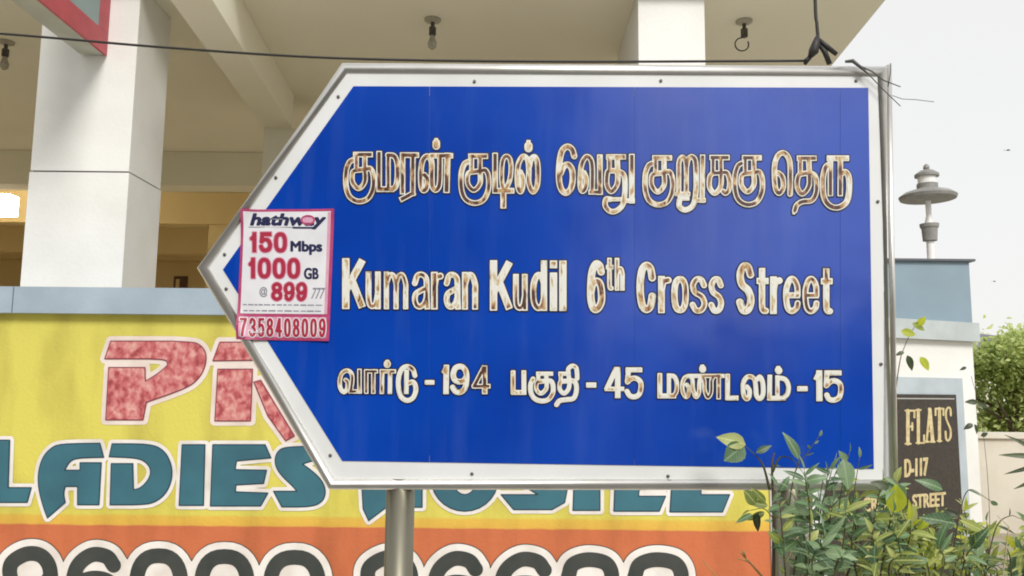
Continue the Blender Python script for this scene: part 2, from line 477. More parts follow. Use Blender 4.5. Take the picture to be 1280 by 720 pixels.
t.links.new(tc.outputs['Object'], mpd.inputs[0]); t.links.new(mpd.outputs[0], nd.inputs['Vector'])
dr = t.nodes.new('ShaderNodeMapRange'); dr.inputs[1].default_value = 0.5; dr.inputs[2].default_value = 0.85; dr.inputs[3].default_value = 0.0; dr.inputs[4].default_value = 0.09
t.links.new(nd.outputs['Fac'], dr.inputs[0])
dm = t.nodes.new('ShaderNodeMix'); dm.data_type = 'RGBA'; t.links.new(dr.outputs[0], dm.inputs[0]); t.links.new(r.outputs[0], dm.inputs[6]); dm.inputs[7].default_value = (0.22, 0.30, 0.52, 1)
t.links.new(dm.outputs[2], b.inputs['Base Color'])
b.inputs['Specular IOR Level'].default_value = 0.25
b.inputs['Roughness'].default_value = 0.22
b.inputs['Coat Weight'].default_value = 1.0
b.inputs['Coat Roughness'].default_value = 0.16
b.inputs['Coat IOR'].default_value = 1.6
n2 = t.nodes.new('ShaderNodeTexNoise'); n2.inputs['Scale'].default_value = 4.5; n2.inputs['Detail'].default_value = 2
t.links.new(tc.outputs['Object'], n2.inputs['Vector'])
bp = t.nodes.new('ShaderNodeBump'); bp.inputs['Strength'].default_value = 0.7; bp.inputs['Distance'].default_value = 0.005
t.links.new(n2.outputs['Fac'], bp.inputs['Height'])
t.links.new(bp.outputs[0], b.inputs['Normal']); t.links.new(bp.outputs[0], b.inputs['Coat Normal'])

# ------------------------------------------------------------------ setting: ground, road, pavement
def sheet(name, x0, x1, y0, y1, z, m):
    return tag(mk(name, [(x0, y0, z), (x1, y0, z), (x1, y1, z), (x0, y1, z)], [(0, 1, 2, 3)], m), kind='structure')
sheet('ground', -400, 400, -400, 400, 0.0, M_ground)
sheet('road', -120, 120, -6.2, 1.05, 0.004, M_road)
tag(box('kerb', -120, 120, 1.05, 1.20, -0.05, 0.12, mat('kerb_stone', (0.42, 0.41, 0.38), 0.85, (0.3, 0.29, 0.27), 4, 6), bevel=0.02), kind='structure')
tag(box('pavement', -120, 120, 1.203, 4.94, -0.05, 0.10, mat('pavement_cement', (0.62, 0.57, 0.47), 0.9, (0.54, 0.49, 0.40), 2, 8, bump=0.3)), kind='structure')

# ------------------------------------------------------------------ compound wall with painted lettering
WY = 5.0                                     # front of the painted wall
ztop = onY(120, 393, WY).z                   # under the coping
zcop = onY(120, 359, WY - 0.06).z
zband = onY(480, 659, WY).z                  # yellow / orange border
xw1 = onY(962, 650, WY).x
m = bpy.data.materials.new('painted_wall'); m.use_nodes = True
t = m.node_tree; b = t.nodes['Principled BSDF']; b.inputs['Roughness'].default_value = 0.7
tc = t.nodes.new('ShaderNodeTexCoord'); sp = t.nodes.new('ShaderNodeSeparateXYZ')
t.links.new(tc.outputs['Object'], sp.inputs[0])
nz = t.nodes.new('ShaderNodeTexNoise'); nz.inputs['Scale'].default_value = 5; nz.inputs['Detail'].default_value = 6
t.links.new(tc.outputs['Object'], nz.inputs['Vector'])
ad = t.nodes.new('ShaderNodeMath'); ad.operation = 'MULTIPLY_ADD'
t.links.new(nz.outputs['Fac'], ad.inputs[0]); ad.inputs[1].default_value = 0.018; t.links.new(sp.outputs['Z'], ad.inputs[2])
mr = t.nodes.new('ShaderNodeMapRange'); mr.inputs[1].default_value = 0.0; mr.inputs[2].default_value = 2.5
t.links.new(ad.outputs[0], mr.inputs[0])
r = t.nodes.new('ShaderNodeValToRGB'); cr = r.color_ramp; cr.interpolation = 'LINEAR'
zb = (zband + 0.009) / 2.5
cr.elements[0].position = zb - 0.002; cr.elements[0].color = (0.53, 0.145, 0.055, 1)
cr.elements[1].position = zb + 0.001; cr.elements[1].color = (0.66, 0.40, 0.06, 1)
for p_, c_ in ((zb + 0.02, (0.67, 0.44, 0.065)), (zb + 0.024, (0.63, 0.57, 0.10)), (1.0, (0.63, 0.58, 0.115))):
    e = cr.elements.new(p_); e.color = (*c_, 1)
t.links.new(mr.outputs[0], r.inputs[0])
nd = t.nodes.new('ShaderNodeTexNoise'); nd.inputs['Scale'].default_value = 2.2; nd.inputs['Detail'].default_value = 9
mpp = t.nodes.new('ShaderNodeMapping'); mpp.inputs['Scale'].default_value = (2.0, 1, 0.7)
t.links.new(tc.outputs['Object'], mpp.inputs[0]); t.links.new(mpp.outputs[0], nd.inputs['Vector'])
dr = t.nodes.new('ShaderNodeValToRGB'); dr.color_ramp.elements[0].position = 0.28; dr.color_ramp.elements[1].position = 0.55
dr.color_ramp.elements[0].color = (0.74, 0.72, 0.68, 1); dr.color_ramp.elements[1].color = (1, 1, 1, 1)
t.links.new(nd.outputs['Fac'], dr.inputs[0])
mm = t.nodes.new('ShaderNodeMix'); mm.data_type = 'RGBA'; mm.blend_type = 'MULTIPLY'; mm.inputs[0].default_value = 1
t.links.new(r.outputs[0], mm.inputs[6]); t.links.new(dr.outputs[0], mm.inputs[7]); t.links.new(mm.outputs[2], b.inputs['Base Color'])
nb = t.nodes.new('ShaderNodeTexNoise'); nb.inputs['Scale'].default_value = 45
t.links.new(tc.outputs['Object'], nb.inputs['Vector'])
bp = t.nodes.new('ShaderNodeBump'); bp.inputs['Strength'].default_value = 0.25; bp.inputs['Distance'].default_value = 0.01
t.links.new(nb.outputs['Fac'], bp.inputs['Height']); t.links.new(bp.outputs[0], b.inputs['Normal'])
M_wall = m

wall = thing('compound_wall', (0, WY, 0), 'yellow and orange painted compound wall with hostel lettering and grey blue coping', 'wall')
box('wall_body', -9, xw1, WY, WY + 0.22, 0, ztop, M_wall, wall)
# coping in cast lengths
xs_ = [-9.0, -6.9, -4.9, -2.95, -0.9, 1.1, xw1 + 0.05]
for a, c in zip(xs_[:-1], xs_[1:]):
    box('coping_block', a + 0.003, c - 0.003, WY - 0.06, WY + 0.28, ztop, zcop, M_coping, wall, bevel=0.008)
box('end_margin', xw1 + 0.002, xw1 + 0.05, WY - 0.01, WY + 0.23, 0, ztop - 0.002, mat('grey_plaster', (0.50, 0.49, 0.46), 0.8, (0.38, 0.37, 0.35), 4, 6), wall)

def wallp(x, y, o_):
    return onY(x, y, WY) + Vector((0, -o_, 0))
def crop(ox, oy, s, pts):
    return [(ox + x / s, oy + y / s) for x, y in pts]
c1 = lambda pts: crop(0, 520, 2.6667, pts)
LAD = [
    c1([(-60, 80), (35, 80), (30, 238), (107, 238), (93, 288), (-60, 288)]),
    c1([(200, 92), (335, 90), (348, 138), (262, 140), (235, 150), (218, 180), (268, 180), (268, 155), (340, 155), (332, 296), (260, 296), (260, 235), (220, 235), (214, 258), (220, 288), (160, 340), (148, 310), (130, 245), (128, 190), (142, 140), (168, 108)]),
    c1([(375, 92), (500, 92), (548, 112), (574, 160), (576, 210), (555, 260), (515, 290), (470, 296), (368, 296), (372, 158), (445, 158), (447, 245), (470, 240), (498, 210), (505, 180), (490, 155), (460, 140), (365, 136)]),
    c1([(608, 95), (685, 95), (680, 298), (598, 298)]),
    c1([(710, 95), (885, 95), (905, 140), (790, 150), (785, 178), (890, 180), (880, 225), (788, 230), (786, 252), (895, 256), (870, 300), (702, 300)]),
    c1([(1060, 100), (950, 102), (925, 118), (916, 145), (922, 175), (945, 205), (975, 232), (990, 250), (912, 250), (940, 303), (1040, 303), (1078, 285), (1088, 250), (1075, 215), (1045, 185), (1010, 160), (1040, 150), (1075, 145)]),
]
HOS = [
    [[(456, 560), (486, 560), (486, 592), (500, 592), (500, 560), (528, 560), (528, 634), (500, 634), (500, 606), (486, 606), (486, 632), (461, 651), (454, 636), (452, 600)]],
    [[(581 + 42 * math.cos(a), 598 + 41 * math.sin(a)) for a in np.linspace(0, 2 * math.pi, 28, endpoint=False)],
     [(581 + 15 * math.cos(a), 598 + 20 * math.sin(a)) for a in np.linspace(0, 2 * math.pi, 20, endpoint=False)]],
    [[(696, 562), (650, 562), (634, 570), (630, 584), (640, 598), (662, 612), (672, 618), (626, 618), (642, 637), (690, 637), (706, 628), (709, 612), (698, 598), (674, 586), (664, 580), (704, 580)]],
    [[(706, 562), (762, 562), (758, 582), (750, 582), (750, 638), (716, 638), (718, 582), (702, 582)]],
    [[(770, 562), (832, 562), (838, 580), (800, 582), (798, 593), (834, 594), (830, 610), (799, 612), (798, 620), (832, 620), (824, 639), (767, 639)]],
    [[(842, 562), (878, 562), (876, 618), (912, 618), (903, 640), (837, 640)]],
]
lad = [Glyph((), [soften(p)]) for p in LAD]; hos = [Glyph((), p) for p in HOS]
for grp in (lad, hos):
    letter_mesh('letter_outline', grp, wallp, 0.004, 0.0, M_outline, wall, level=5.0, cell=1.1)
    for g in grp:
        e = letter_mesh('letter', [g], wallp, 0.006, 0.0, M_tealdark, wall, level=0.6, cell=0.9)
        letter_mesh('letter_fill', [g], wallp, 0.0075, 0.0, M_teal, e, level=-1.0, cell=0.9)
c2 = lambda pts: crop(100, 400, 4.0, pts)
PP = c2([(125, 195), (155, 105), (560, 105), (612, 128), (636, 175), (628, 235), (600, 290), (540, 340), (335, 412), (318, 500), (130, 500), (145, 237), (328, 237), (330, 305), (400, 262), (440, 225), (435, 205), (400, 195)])
RR1 = c2([(665, 205), (700, 110), (1090, 110), (1150, 130), (1175, 180), (1160, 235), (1110, 280), (1010, 300), (960, 270), (1040, 240), (1050, 210), (1010, 200)])
RR2 = c2([(690, 245), (865, 245), (855, 505), (675, 505)])
RR3 = c2([(870, 310), (905, 300), (1075, 580), (1030, 605), (940, 480)])
pr = [Glyph((), [soften(PP)]), Glyph((), [RR1]), Glyph((), [RR2]), Glyph((), [RR3])]
letter_mesh('letter_outline', pr, wallp, 0.0025, 0.0, M_pinkout, wall, level=6.0, cell=1.1)
for gs in (pr[:1], pr[1:]):
    e = letter_mesh('letter', gs, wallp, 0.006, 0.0, M_redline, wall, level=0.5, cell=0.9)
    letter_mesh('letter_fill', gs, wallp, 0.0075, 0.0, M_red, e, level=-0.9, cell=0.9)
DG = []
for ch, x0, x1, y in (('9', 4, 73, 683), ('6', 82, 154, 684), ('0', 162, 236, 685), ('0', 243, 319, 686), ('0', 329, 408, 687),
                      ('9', 451, 523, 688), ('6', 533, 606, 689), ('6', 616, 692, 690), ('2', 700, 775, 690), ('2', 783, 862, 690)):
    DG.append(sletter(ch, x0, y, x1, y + 95, 9.3))
fills = [Glyph([([((g.bounds()[0][0] + g.bounds()[1][0]) / 2, g.bounds()[0][1] + 28), ((g.bounds()[0][0] + g.bounds()[1][0]) / 2, g.bounds()[1][1] - 28)], 14)]) for g in DG]
for grp in (DG[:5] + fills[:5], DG[5:] + fills[5:]):
    letter_mesh('numeral_edge', grp, wallp, 0.003, 0.0, M_char, wall, level=9.6, cell=1.1)
    letter_mesh('numeral_outline', grp, wallp, 0.0045, 0.0, M_outline, wall, level=8.6, cell=1.1)
for g in DG:
    letter_mesh('numeral', [g], wallp, 0.0065, 0.0, M_char, wall, level=0.0, cell=0.9)

# ------------------------------------------------------------------ building on pillars behind the wall
ZC = 4.2
bld = thing('apartment_building', (-2.5, 5.6, 0), 'cream building raised on white pillars behind the painted wall', 'building')
A0 = onZ(1105, 2, ZC); A1 = onZ(1046, 74, ZC)
dirv = (A1 - A0) / (A1.y - A0.y)
yf, yb = 5.30, 19.0
xf = A0.x + dirv.x * (yf - A0.y); xb = A0.x + dirv.x * (yb - A0.y)
V = [(-14, yf, ZC), (xf, yf, ZC), (xb, yb, ZC), (-14, yb, ZC)]
V += [(x, y, ZC + 0.45) for x, y, z in V]
mk('ceiling_slab', V, [(3, 2, 1, 0), (4, 5, 6, 7), (0, 1, 5, 4), (1, 2, 6, 5), (2, 3, 7, 6), (3, 0, 4, 7)], M_ceiling, bld)
box('upper_wall', -14, xf - 0.3, 5.32, 5.6, ZC + 0.452, 9.5, M_white_wall, bld)
box('floor', -14, 2.4, 5.5, 19, 0.01, 0.14, M_floor, bld)
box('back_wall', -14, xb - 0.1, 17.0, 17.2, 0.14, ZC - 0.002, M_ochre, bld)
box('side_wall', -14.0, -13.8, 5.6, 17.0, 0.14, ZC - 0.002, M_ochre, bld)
# pillars
PYF = 5.40
def pillar(xl, xr, y0, y1, joint):
    p_ = box('pillar', xl, xr, y0, y1, joint + 0.012, ZC - 0.003, M_white_wall, bld, bevel=0.012)
    box('pillar_base', xl - 0.004, xr + 0.004, y0 - 0.004, y1 + 0.004, 0.10, joint, M_white_wall, p_, bevel=0.012)
    box('joint', xl + 0.012, xr - 0.012, y0 + 0.012, y1 - 0.012, joint - 0.02, joint + 0.03, M_screw, p_)
a = onY(38, 215, PYF); c = onY(161, 216, PYF)
pillar(a.x, c.x, PYF, PYF + 0.5, a.z)
a2 = onY(798, 40, PYF); c2_ = onY(881, 40, PYF)
pillar(a2.x, c2_.x, PYF, PYF + 1.1, a.z)
# beam along the depth with its rear column
zb_ = ZC - 0.32
q = onZ(330, 160, zb_)
q0 = onZ(222, 12, zb_)
print('beam', q, q0)
V = []
for (x, y) in ((q0.x + (q0.x - q.x) * 0.1, q0.y - 0.1 * (q.y - q0.y)), (q.x, q.y)):
    V += [(x, y, zb_), (x + 0.26, y, zb_), (x + 0.26, y, ZC - 0.003), (x, y, ZC - 0.003)]
mk('beam', V, [(0, 1, 2, 3), (7, 6, 5, 4), (0, 4, 5, 1), (1, 5, 6, 2), (2, 6, 7, 3), (3, 7, 4, 0)], M_ceiling, bld)
box('column', q.x, q.x + 0.45, q.y + 0.002, q.y + 0.4, 0.14, zb_ - 0.002, M_ceiling, bld, bevel=0.01)
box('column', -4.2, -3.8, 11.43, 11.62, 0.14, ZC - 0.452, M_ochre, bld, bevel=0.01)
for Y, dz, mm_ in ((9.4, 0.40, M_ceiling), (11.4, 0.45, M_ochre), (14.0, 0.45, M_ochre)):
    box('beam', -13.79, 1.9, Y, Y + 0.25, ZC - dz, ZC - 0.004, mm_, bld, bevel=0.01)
# a ledge and a small framed opening on the rear wall
M_brown = mat('brown_wood', (0.16, 0.08, 0.035), 0.6, (0.10, 0.05, 0.02), 8, 5)
zl = onY(250, 322, 16.8).z
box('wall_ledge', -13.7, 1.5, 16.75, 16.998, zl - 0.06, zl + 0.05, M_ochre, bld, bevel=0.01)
p0 = onY(217, 345, 16.95); p1 = onY(233, 362, 16.95)
fr = bpy.data.objects
b1 = box('window', p0.x, p1.x, 16.97, 16.998, p1.z, p0.z, M_brown, bld)
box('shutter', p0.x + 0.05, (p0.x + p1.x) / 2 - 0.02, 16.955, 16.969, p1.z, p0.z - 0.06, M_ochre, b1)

# lit lamp box under the slab at the left
lp = onY(4, 257, 10.5)
lamp = thing('wall_lamp', (lp.x, 10.5, lp.z), 'small white lit lamp box beside the white grooved pillar', 'lamp')
M_lit = bpy.data.materials.new('lit_diffuser'); M_lit.use_nodes = True
b = M_lit.node_tree.nodes['Principled BSDF']
b.inputs['Base Color'].default_value = (0.85, 0.85, 0.83, 1)
b.inputs['Emission Color'].default_value = (1, 0.93, 0.80, 1); b.inputs['Emission Strength'].default_value = 18
hx = onY(16, 257, 10.5).x
box('diffuser', lp.x - 0.45, hx, 10.40, 10.62, lp.z - 0.12, lp.z + 0.13, M_lit, lamp, bevel=0.03)
box('backplate', lp.x - 0.44, hx - 0.02, 10.625, 10.66, lp.z - 0.10, ZC - 0.3, M_brown, lamp)

# ceiling fittings
def ceiling_fitting(px, py, label, loop):
    c = onZ(px, py, ZC)
    t_ = thing('bulb_holder', c, label, 'bulb holder', 'bulb holders under the slab')
    lathe('ceiling_rose', [(0.062, 0.0), (0.06, -0.012), (0.03, -0.024)], (c.x, c.y, c.z - 0.001), M_rose, t_, 16)
    lathe('socket', [(0.014, -0.02), (0.014, -0.06), (0.026, -0.065), (0.026, -0.12), (0.02, -0.125)], c, M_holder, t_, 12)
    if not loop:
        lathe('bulb', [(0.015, -0.122), (0.022, -0.15), (0.033, -0.185), (0.028, -0.215), (0.012, -0.23)], c, M_glass, t_, 14)
    else:
        pts = [(c.x - 0.02 - 0.05 * math.sin(a), c.y, c.z - 0.13 - 0.05 * (1 - math.cos(a))) for a in np.linspace(0, 5.2, 14)]
        tube('loose_wire', [(c.x, c.y, c.z - 0.12)] + pts, 0.005, M_black, t_, 6)
M_holder = mat('dusty_dark_plastic', (0.10, 0.09, 0.075), 0.7, (0.06, 0.055, 0.045), 30, 3)
M_rose = mat('dusty_plastic', (0.46, 0.43, 0.34), 0.6, (0.36, 0.33, 0.26), 30, 3)
M_glass = mat('dusty_bulb_glass', (0.40, 0.38, 0.30), 0.2, (0.30, 0.28, 0.22), 30, 3)
ceiling_fitting(541, 24, 'dusty bulb holder with a hanging bulb under the slab', False)
ceiling_fitting(930, 26, 'dark bulb holder with a loose wire loop beside the plain white pillar', True)
ceiling_fitting(8, 52, 'dusty bulb holder with a bulb beside the red and teal sign box', False)

# projecting sign box, red edged, teal face
bx = onY(133, 69, 5.39)
sb = thing('projecting_sign_box', (bx.x, 5.39, bx.z), 'red edged sign box with teal face projecting past the grooved pillar', 'sign')
th = abs(onY(101, 69, 5.39).x - bx.x)
M_rededge = mat('red_sign_edge', (0.52, 0.09, 0.11), 0.5, (0.44, 0.07, 0.09), 6, 4)
M_tealface = mat('teal_sign_face', (0.30, 0.40, 0.40), 0.45, (0.24, 0.33, 0.33), 3, 4)
M_soffit = mat('pale_sign_underside', (0.52, 0.54, 0.46), 0.6, (0.42, 0.43, 0.36), 4, 6)
ylo = 4.2
box('body', bx.x - th, bx.x - 0.02, ylo, 5.386, bx.z + 0.002, bx.z + 1.0, M_soffit, sb, bevel=0.006)
box('face', bx.x - 0.019, bx.x - 0.004, ylo + 0.1, 5.27, bx.z + 0.15, bx.z + 0.9, M_tealface, sb)
box('edge_strip', bx.x - 0.019, bx.x, ylo, 5.396, bx.z, bx.z + 0.148, M_rededge, sb, bevel=0.003)
box('edge_strip', bx.x - 0.019, bx.x, 5.272, 5.396, bx.z + 0.15, bx.z + 1.0, M_rededge, sb, bevel=0.003)

# ------------------------------------------------------------------ street name sign
SY = 1.63
PXM = SY / F * 1.0                         # metres for one photo pixel at the sign
def signp(x, y, o_):
    return onY(x, y, SY) + Vector((0, -o_, 0))
s0 = onY(760, 610, SY)
sign = thing('street_name_sign', (s0.x, SY + 0.03, 0.1), 'blue arrow shaped street name sign in a steel tube frame on two posts', 'sign')
CL = [(254, 335), (431, 85), (1103, 89), (1111, 606), (415, 605)]
def poly_plate(name, pts, o_, depth, m, parent):
    n_ = len(pts)
    V = [signp(x, y, o_) for x, y in pts] + [signp(x, y, o_ - depth) for x, y in pts]
    Fc = [tuple(range(n_))[::-1], tuple(range(n_, 2 * n_))] + [(i, (i + 1) % n_, n_ + (i + 1) % n_, n_ + i) for i in range(n_)]
    o = mk(name, V, Fc, m, parent)
    bm = bmesh.new(); bm.from_mesh(o.data); bmesh.ops.recalc_face_normals(bm, faces=bm.faces); bm.to_mesh(o.data); bm.free()
    return o
V, Fc = tube_geo([signp(x, y, -0.002) for x, y in CL], 0.0105, 20, True)
frame = mk('frame', V, Fc, M_steel, sign, smooth=True)
tube('side_tube', [signp(1112, 81, -0.004), signp(1120, 611, -0.004)], 0.0055, M_steel, sign, 16)
panel = poly_plate('panel', CL, 0.0, 0.004, M_border, sign)
# blue sheet in butted strips, with hairline seams
BL = [(279, 337), (442, 108), (1085, 110), (1092, 586), (428, 576)]
def edge_y(px, top):
    if top:
        if px <= 442: return 337 + (108 - 337) * (px - 279) / (442 - 279)
        return 108 + 2 * (px - 442) / 643
    if px <= 428: return 337 + (576 - 337) * (px - 279) / (428 - 279)
    return 576 + 10 * (px - 428) / 664
cuts = [279, 537, 793, 1050, 1088]
for i in range(4):
    xa, xb2 = cuts[i] + (0.18 if i else 0), cuts[i + 1] - (0.18 if i < 3 else 0)
    if i == 0: P = [(279, 337), (442, 108), (xb2, edge_y(xb2, 1)), (xb2, edge_y(xb2, 0)), (428, 576)]
    elif i == 3: P = [(xa, edge_y(xa, 1)), (1085, 110), (1092, 586), (xa, edge_y(xa, 0))]
    else: P = [(xa, edge_y(xa, 1)), (xb2, edge_y(xb2, 1)), (xb2, edge_y(xb2, 0)), (xa, edge_y(xa, 0))]
    poly_plate('blue_sheet', P, 0.0014, 0.001, M_blue, panel)
# dark blue base under the seams
poly_plate('backing_sheet', [(300, 337), (450, 120), (1075, 120), (1080, 578), (436, 568)], 0.0006, 0.0004, mat('seam_blue', (0.02, 0.09, 0.45), 0.4), panel)
for x, y in ((593, 102), (826, 101), (1070, 101), (1097, 252), (1101, 455), (423, 121), (281, 318), (283, 361), (590, 592), (835, 595), (413, 569), (345, 222)):
    p = signp(x, y, 0.0)
    V, Fc = tube_geo([p, p + Vector((0, -0.0022, 0)), p + Vector((0, -0.003, 0))], [0.0032, 0.0032, 0.0016], 10)
    mk('screw', V, Fc, M_screw, panel)
# posts
for px in (500, 987):
    p = onY(px, 606, SY + 0.012)
    pst = tube('post', [(p.x, SY + 0.022, 0.0), (p.x, SY + 0.022, p.z + 0.012)], 0.0275, M_post, sign, 24)
    box('bracket', p.x - 0.02, p.x + 0.02, SY + 0.006, SY + 0.05, p.z + 0.013, p.z + 0.5, M_post, pst)

# --- Tamil lettering, traced as strokes
def G(ox, oy, s, *st):
    """strokes: ('l' or 'c', halfwidth, points) in crop pixels"""
    R = []
    for k, h, pts in st:
        P = crop(ox, oy, s, pts)
        R.append((catmull(P) if k == 'c' else np.array(P), h / s, k == 'l'))
    return Glyph(R)
def ku(ox, oy, s, dx, dy, k=1.0, h=24):
    T = lambda pts: [(dx + x * k, dy + y * k) for x, y in pts]
    return G(ox, oy, s, ('l', h, T([(180, 207), (310, 207)])), ('l', h * .9, T([(186, 207), (186, 345)])),
             ('c', h * .95, T([(262, 207), (262, 330), (262, 450), (205, 512), (152, 455), (152, 370), (186, 345)])),
             ('c', h, T([(186, 348), (262, 340), (312, 335), (338, 400), (335, 510), (290, 600), (208, 628), (130, 590), (95, 500), (94, 360), (120, 280), (150, 258)])))
A_ = (420, 165, 7.2); B_ = (500, 165, 7.2); C_ = (570, 165, 7.2); D_ = (685, 170, 7.2); E_ = (795, 175, 7.2); F_ = (870, 175, 7.2); G_ = (955, 175, 7.2)
row1 = [
    ku(*A_, 0, 0),
    G(*A_, ('l', 25, [(390, 200), (390, 518), (500, 518)]), ('l', 22, [(472, 215), (472, 510)]),
      ('c', 25, [(470, 212), (525, 222), (553, 290), (553, 430), (530, 505), (470, 518)])),
    G(*B_, ('l', 25, [(30, 212), (148, 212)]), ('l', 24, [(25, 212), (25, 540)]), ('l', 24, [(118, 212), (116, 555), (22, 605)])),
    G(*B_, ('c', 25, [(222, 390), (248, 430), (238, 510), (210, 528), (192, 480), (190, 350), (208, 255), (248, 222), (285, 270), (287, 400), (292, 490), (322, 525), (355, 480), (362, 340), (362, 222)]),
      ('l', 24, [(290, 218), (455, 218)]), ('l', 27, [(428, 218), (420, 525)]), ('c', 33, [(328, 100), (328, 130)]), ('l', 16, [(327, 75), (328, 110)])),
    ku(*C_, -45, 15),
    G(*C_, ('l', 25, [(352, 215), (352, 532), (500, 532)]), ('c', 22, [(428, 540), (412, 440), (412, 330), (425, 250), (455, 222), (485, 250), (496, 330), (482, 440), (440, 530)]), ('l', 26, [(426, 560), (426, 665)])),
    G(*C_, ('c', 24, [(578, 365), (600, 420), (598, 500), (580, 540), (558, 500), (552, 400), (562, 290), (602, 225), (642, 250), (655, 330), (655, 460), (690, 540), (728, 490), (738, 380), (732, 280), (708, 228), (675, 250), (660, 310)]), ('c', 36, [(652, 128), (652, 150)]), ('l', 18, [(652, 95), (652, 130)])),
    G(*D_, ('c', 27, [(235, 185), (215, 125), (172, 100), (125, 140), (102, 250), (98, 390), (118, 480), (160, 515), (205, 475), (222, 380), (212, 300), (178, 262), (140, 280), (112, 340)])),
    G(*D_, ('c', 24, [(322, 335), (342, 390), (336, 470), (308, 500), (290, 455), (290, 350), (305, 250), (345, 190), (385, 220), (398, 310), (396, 505)]), ('l', 22, [(385, 508), (470, 508)]), ('l', 25, [(465, 195), (465, 508)])),
    G(*D_, ('l', 24, [(545, 192), (675, 192)]), ('l', 22, [(550, 192), (550, 310)]),
      ('c', 24, [(620, 192), (624, 300), (622, 430), (570, 502), (530, 450), (530, 350), (550, 318), (640, 325), (685, 370), (690, 500), (670, 620), (615, 675), (560, 680), (515, 635), (520, 575), (560, 572)]),
      ('l', 18, [(540, 574), (640, 572)]), ('l', 25, [(752, 190), (752, 585)]), ('l', 20, [(690, 585), (760, 585)])),
    ku(*E_, -12, -42),
    G(*E_, ('c', 22, [(382, 490), (382, 300), (385, 200), (412, 158), (440, 185), (450, 260), (450, 470)]), ('c', 24, [(450, 250), (465, 180), (500, 155), (530, 190), (538, 300), (535, 480), (510, 590), (440, 632), (388, 600), (388, 545)]),
      ('l', 20, [(365, 488), (465, 488)]), ('l', 18, [(390, 530), (460, 530)]), ('l', 23, [(596, 158), (592, 545)]), ('l', 20, [(540, 545), (605, 545)])),
    G(*F_, ('l', 24, [(142, 162), (275, 162)]), ('l', 22, [(150, 162), (150, 290)]), ('c', 23, [(218, 162), (222, 300), (218, 420), (165, 482), (120, 430), (120, 340), (150, 300)]),
      ('c', 23, [(150, 302), (225, 298), (275, 300), (298, 370), (292, 450), (262, 482), (240, 465)])),
    ku(*F_, 254, -43),
    G(*G_, ('c', 24, [(125, 300), (162, 340), (168, 430), (132, 482), (100, 440), (90, 330), (95, 210), (125, 140), (172, 120), (215, 165), (232, 260), (230, 490)])),
    G(*G_, ('l', 24, [(315, 168), (445, 168)]), ('l', 22, [(322, 168), (322, 300)]),
      ('c', 24, [(396, 168), (402, 300), (398, 420), (340, 488), (296, 430), (298, 350), (325, 312), (420, 305), (462, 350), (465, 470), (425, 545), (340, 558), (290, 590), (272, 640)]), ('l', 12, [(272, 620), (264, 660)])),
    G(*G_, ('l', 25, [(585, 168), (735, 168)]), ('l', 24, [(592, 168), (592, 485)]), ('l', 24, [(682, 168), (680, 485)]),
      ('c', 26, [(690, 305), (728, 292), (758, 345), (758, 480), (730, 570), (650, 612), (575, 585), (532, 505), (525, 360), (545, 260), (570, 230)])),
]
H_ = (415, 445, 10.667); I_ = (525, 445, 11.08); J_ = (625, 445, 10.28); K_ = (725, 445, 11.08); L_ = (810, 450, 11.64); N_ = (900, 450, 7.757)
